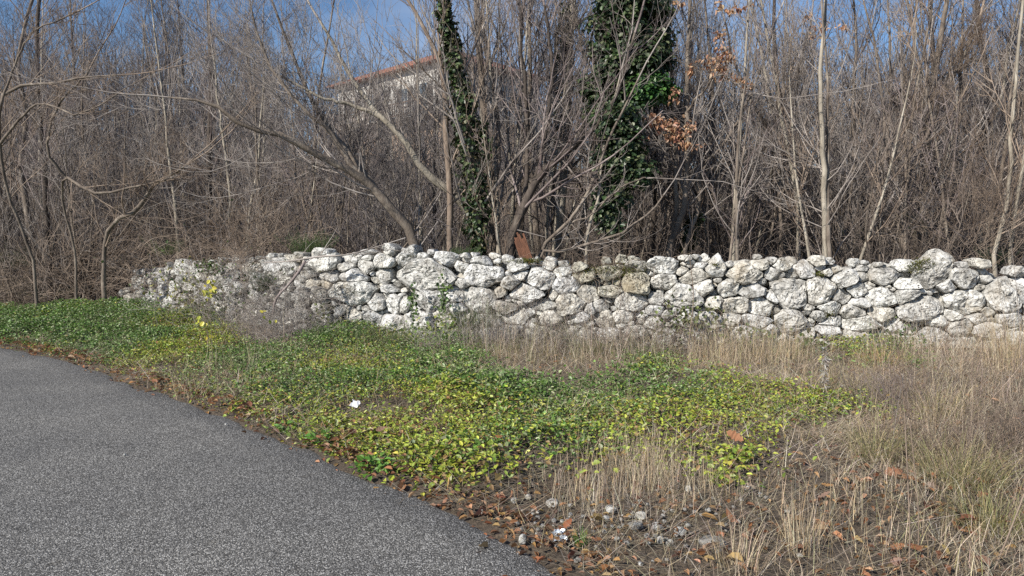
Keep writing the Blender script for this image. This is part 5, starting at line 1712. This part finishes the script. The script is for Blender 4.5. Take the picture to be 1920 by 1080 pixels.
# ---- small pebbles and crumbs of limestone in the bare patch
pb = MB(); rs_ = random.Random(9); pc = []
for _ in range(170):
    px, py = (rs_.gauss(1190, 110), rs_.gauss(990, 28)) if rs_.random() < .7 else (rs_.uniform(860, 1500), rs_.uniform(930, 1060))
    x_, y_ = gp(px, py)
    if edge_dist(np.array([x_]), np.array([y_]))[0] < .03: continue
    ww = rs_.uniform(.005, .018)
    ring = [(ww * rs_.uniform(.7, 1.2) * math.cos(a), ww * .6 * rs_.uniform(.7, 1.2) * math.sin(a)) for a in np.linspace(0, 6.28, 7)[:-1]]
    V_, F4, F3, c = stone_mesh(ring, ww * .8, rs_.randrange(9999), boxy=.4, M_=9, J=5, nz_amp=.2 * ww, planes=2)
    pb.add(V_ + np.array([x_, y_, zt1(x_, y_) + .012 + ww * .3]), F4, F3); pc.append(np.tile(np.array([.8, .79, .77]) * rs_.uniform(.5, 1.05), (len(V_), 1)))
tag(new_mesh('pebbles', np.array(pb.V), [np.array(pb.F4), np.array(pb.F3)], M['stone'], None, False, np.concatenate(pc)), 'tiny limestone crumbs scattered in the straw near the road edge', 'pebbles', kind='stuff')

# ---- big single fallen oak leaves
def lobed(L, W, seed):
    r_ = random.Random(seed)
    n_ = 26
    prof = []
    for k in range(n_ + 1):
        t = k / n_
        e = math.sin(math.pi * t ** .8) ** .8 * (0.5 + .5 * abs(math.sin(t * math.pi * 4.2)))
        prof.append((t, e * W * .5))
    V = []
    for t, e in prof:
        zc = .12 * L * math.sin(t * 3 + seed) + .02 * L
        V += [(t * L, 0, zc), (t * L + e * .15, e, zc + e * r_.uniform(.0, .35)), (t * L + e * .15, -e, zc + e * r_.uniform(.0, .35))]
    F = []
    for k in range(n_):
        a = 3 * k
        F += [(a, a + 3, a + 4, a + 1), (a, a + 2, a + 5, a + 3)]
    return np.array(V), np.array(F)


for i, (px, py, w_, colr, lab) in enumerate([
    (1402, 925, 36, (.55, .43, .33), 'pale tan lobed oak leaf beside a small grey stone'),
    (1412, 908, 26, (.42, .28, .20), 'brown oak leaf just above the pale tan one'),
    (1378, 850, 42, (.50, .24, .13), 'curled orange oak leaf beside the yellow-green rosette'),
    (1550, 922, 30, (.60, .34, .14), 'amber two-toned leaf in the matted straw'),
    (1545, 943, 32, (.38, .25, .19), 'dull brown leaf just below the amber one'),
    (1680, 902, 50, (.44, .21, .12), 'large red-brown leaf below the bare hollow'),
    (1745, 927, 40, (.36, .27, .21), 'grey-brown curled leaf right of the tall stalks'),
    (1845, 940, 32, (.40, .19, .11), 'rusty leaf at the foot of the dark weed thicket'),
    (1430, 962, 46, (.44, .33, .24), 'broad beige leaf in the straw below centre right'),
    (1540, 990, 30, (.34, .19, .11), 'narrow dark rust leaf standing on edge in straw'),
    (1683, 1035, 36, (.42, .20, .10), 'orange-brown oak leaf at the bottom right of the verge'),
    (1685, 1065, 40, (.46, .29, .22), 'pinkish lobed oak leaf at the bottom edge right of centre'),
    (1068, 1003, 28, (.42, .16, .08), 'bright rust leaf standing upright beside the foil'),
    (1050, 1015, 20, (.36, .13, .07), 'dark rust leaf tucked in the foil scrap'),
    (1110, 1065, 34, (.48, .28, .17), 'tan leaf at the bottom edge near the asphalt'),
    (715, 845, 24, (.33, .20, .14), 'brown curled leaf beside the bright green plant at the road edge'),
    (660, 690 + 90, 14, (.45, .20, .10), 'small orange leaf on the green cover near the white scrap'),
    (935, 865, 24, (.44, .19, .09), 'rust leaf on the green cover right of centre'),
    (790, 762, 18, (.52, .22, .10), 'upright orange leaf in the middle of the green cover'),
    (1165, 825, 14, (.55, .33, .16), 'small light brown round leaf on the green cover')]):
    x_, y_ = gp(px, py)
    L_ = w_ * y_ / FPX * .82; colr = tuple(q * .8 for q in colr)
    V_, F_ = lobed(L_, L_ * .62, i)
    gm_ = green_mask(np.array([x_]), np.array([y_]))[0]
    o = new_mesh('oak_leaf', V_, F_, M['oak'], None, True, np.tile(colr, (len(V_), 1)))
    rl = random.Random(i)
    o.location = (x_ - L_ / 2, y_, zt1(x_, y_) + .035 + (.10 if gm_ else 0)); o.rotation_euler = (rl.uniform(-.1, .8), rl.uniform(-.4, .3), rl.uniform(-.6, .6))
    if i in (12, 13): o.rotation_euler = (1.0, -.7, .4)
    tag(o, lab, 'leaf', 'single large fallen leaves')

# litter
def scrap(px, py, w_, mat, name, label, cat, seed, lift=.03):
    x_, y_ = gp(px, py); s_ = w_ * y_ / FPX
    n_ = 9
    u, v = np.meshgrid(np.linspace(-.5, .5, n_), np.linspace(-.5, .5, n_))
    r_ = np.random.default_rng(seed)
    zz = .35 * np.abs(vnoise(u, v, 5, seed)) + .25 * vnoise(u, v, 11, seed + 1)
    V = np.stack([u.ravel() * s_ * (1 + .3 * vnoise(v, u, 4, seed).ravel()), v.ravel() * s_ * .8 * (1 + .4 * vnoise(u, v, 3, seed + 2).ravel()), zz.ravel() * s_], 1)
    I = np.arange(n_ * n_).reshape(n_, n_)
    F = np.stack([I[:-1, :-1], I[:-1, 1:], I[1:, 1:], I[1:, :-1]], -1).reshape(-1, 4)
    o = new_mesh(name, V, F, M[mat], None, False); o.location = (x_, y_, zt1(x_, y_) + lift); o.rotation_euler = (.7, 0, r_.uniform(-.5, .5))
    md = o.modifiers.new('s', 'SOLIDIFY'); md.thickness = .001
    tag(o, label, cat)


scrap(667, 782, 17, 'litter', 'plastic_scrap', 'crumpled white scrap lying on the green ground cover', 'litter', 3, .14)
scrap(1048, 1018, 26, 'foil', 'foil_scrap', 'crumpled silvery foil scrap in dead leaves near the asphalt edge', 'litter', 5, .03)

# bright small rosettes at the road edge
for i, (px, py, lab) in enumerate([(533, 812, 'small bright green plant at the road edge, the farther one'), (600, 835, 'bright green leafy plant a little nearer along the road edge'),
                                   (700, 885, 'lush broad-leaved green plant at the road edge, the nearest of the three'), (1350, 915, 'tiny round-leaved green plant alone in the straw'),
                                   (1385, 870, 'yellow-green rosette beside the curled orange oak leaf')]):
    rng = np.random.default_rng(300 + i)
    x_, y_ = gp(px, py); n_ = [26, 34, 80, 26, 46][i]; r_ = [.04, .06, .12, .05, .11][i]
    a = rng.uniform(0, 6.28, n_); q = r_ * rng.random(n_) ** .6
    P = np.stack([np.cos(a) * q, np.sin(a) * q, rng.uniform(.0, .08, n_)], 1)
    D = np.stack([np.cos(a), np.sin(a), rng.normal(.4, .3, n_)], 1)
    L = rng.uniform(.03, .055, n_)
    V, F = leaves(P, D, rng.normal(0, .25, (n_, 3)) + [0, -.2, 1], L, L * .7, .15, .2)
    cl = [(.09, .20, .03), (.13, .26, .04)] if i < 3 else [(.22, .30, .05), (.30, .34, .06)]
    o = new_mesh('broadleaf_weed', V, F, M['leaf'], None, False, np.repeat(pal(cl, n_, .15, rng), 6, 0)); o.location = (x_, y_, zt1(x_, y_) + .01)
    tag(o, lab, 'plant')
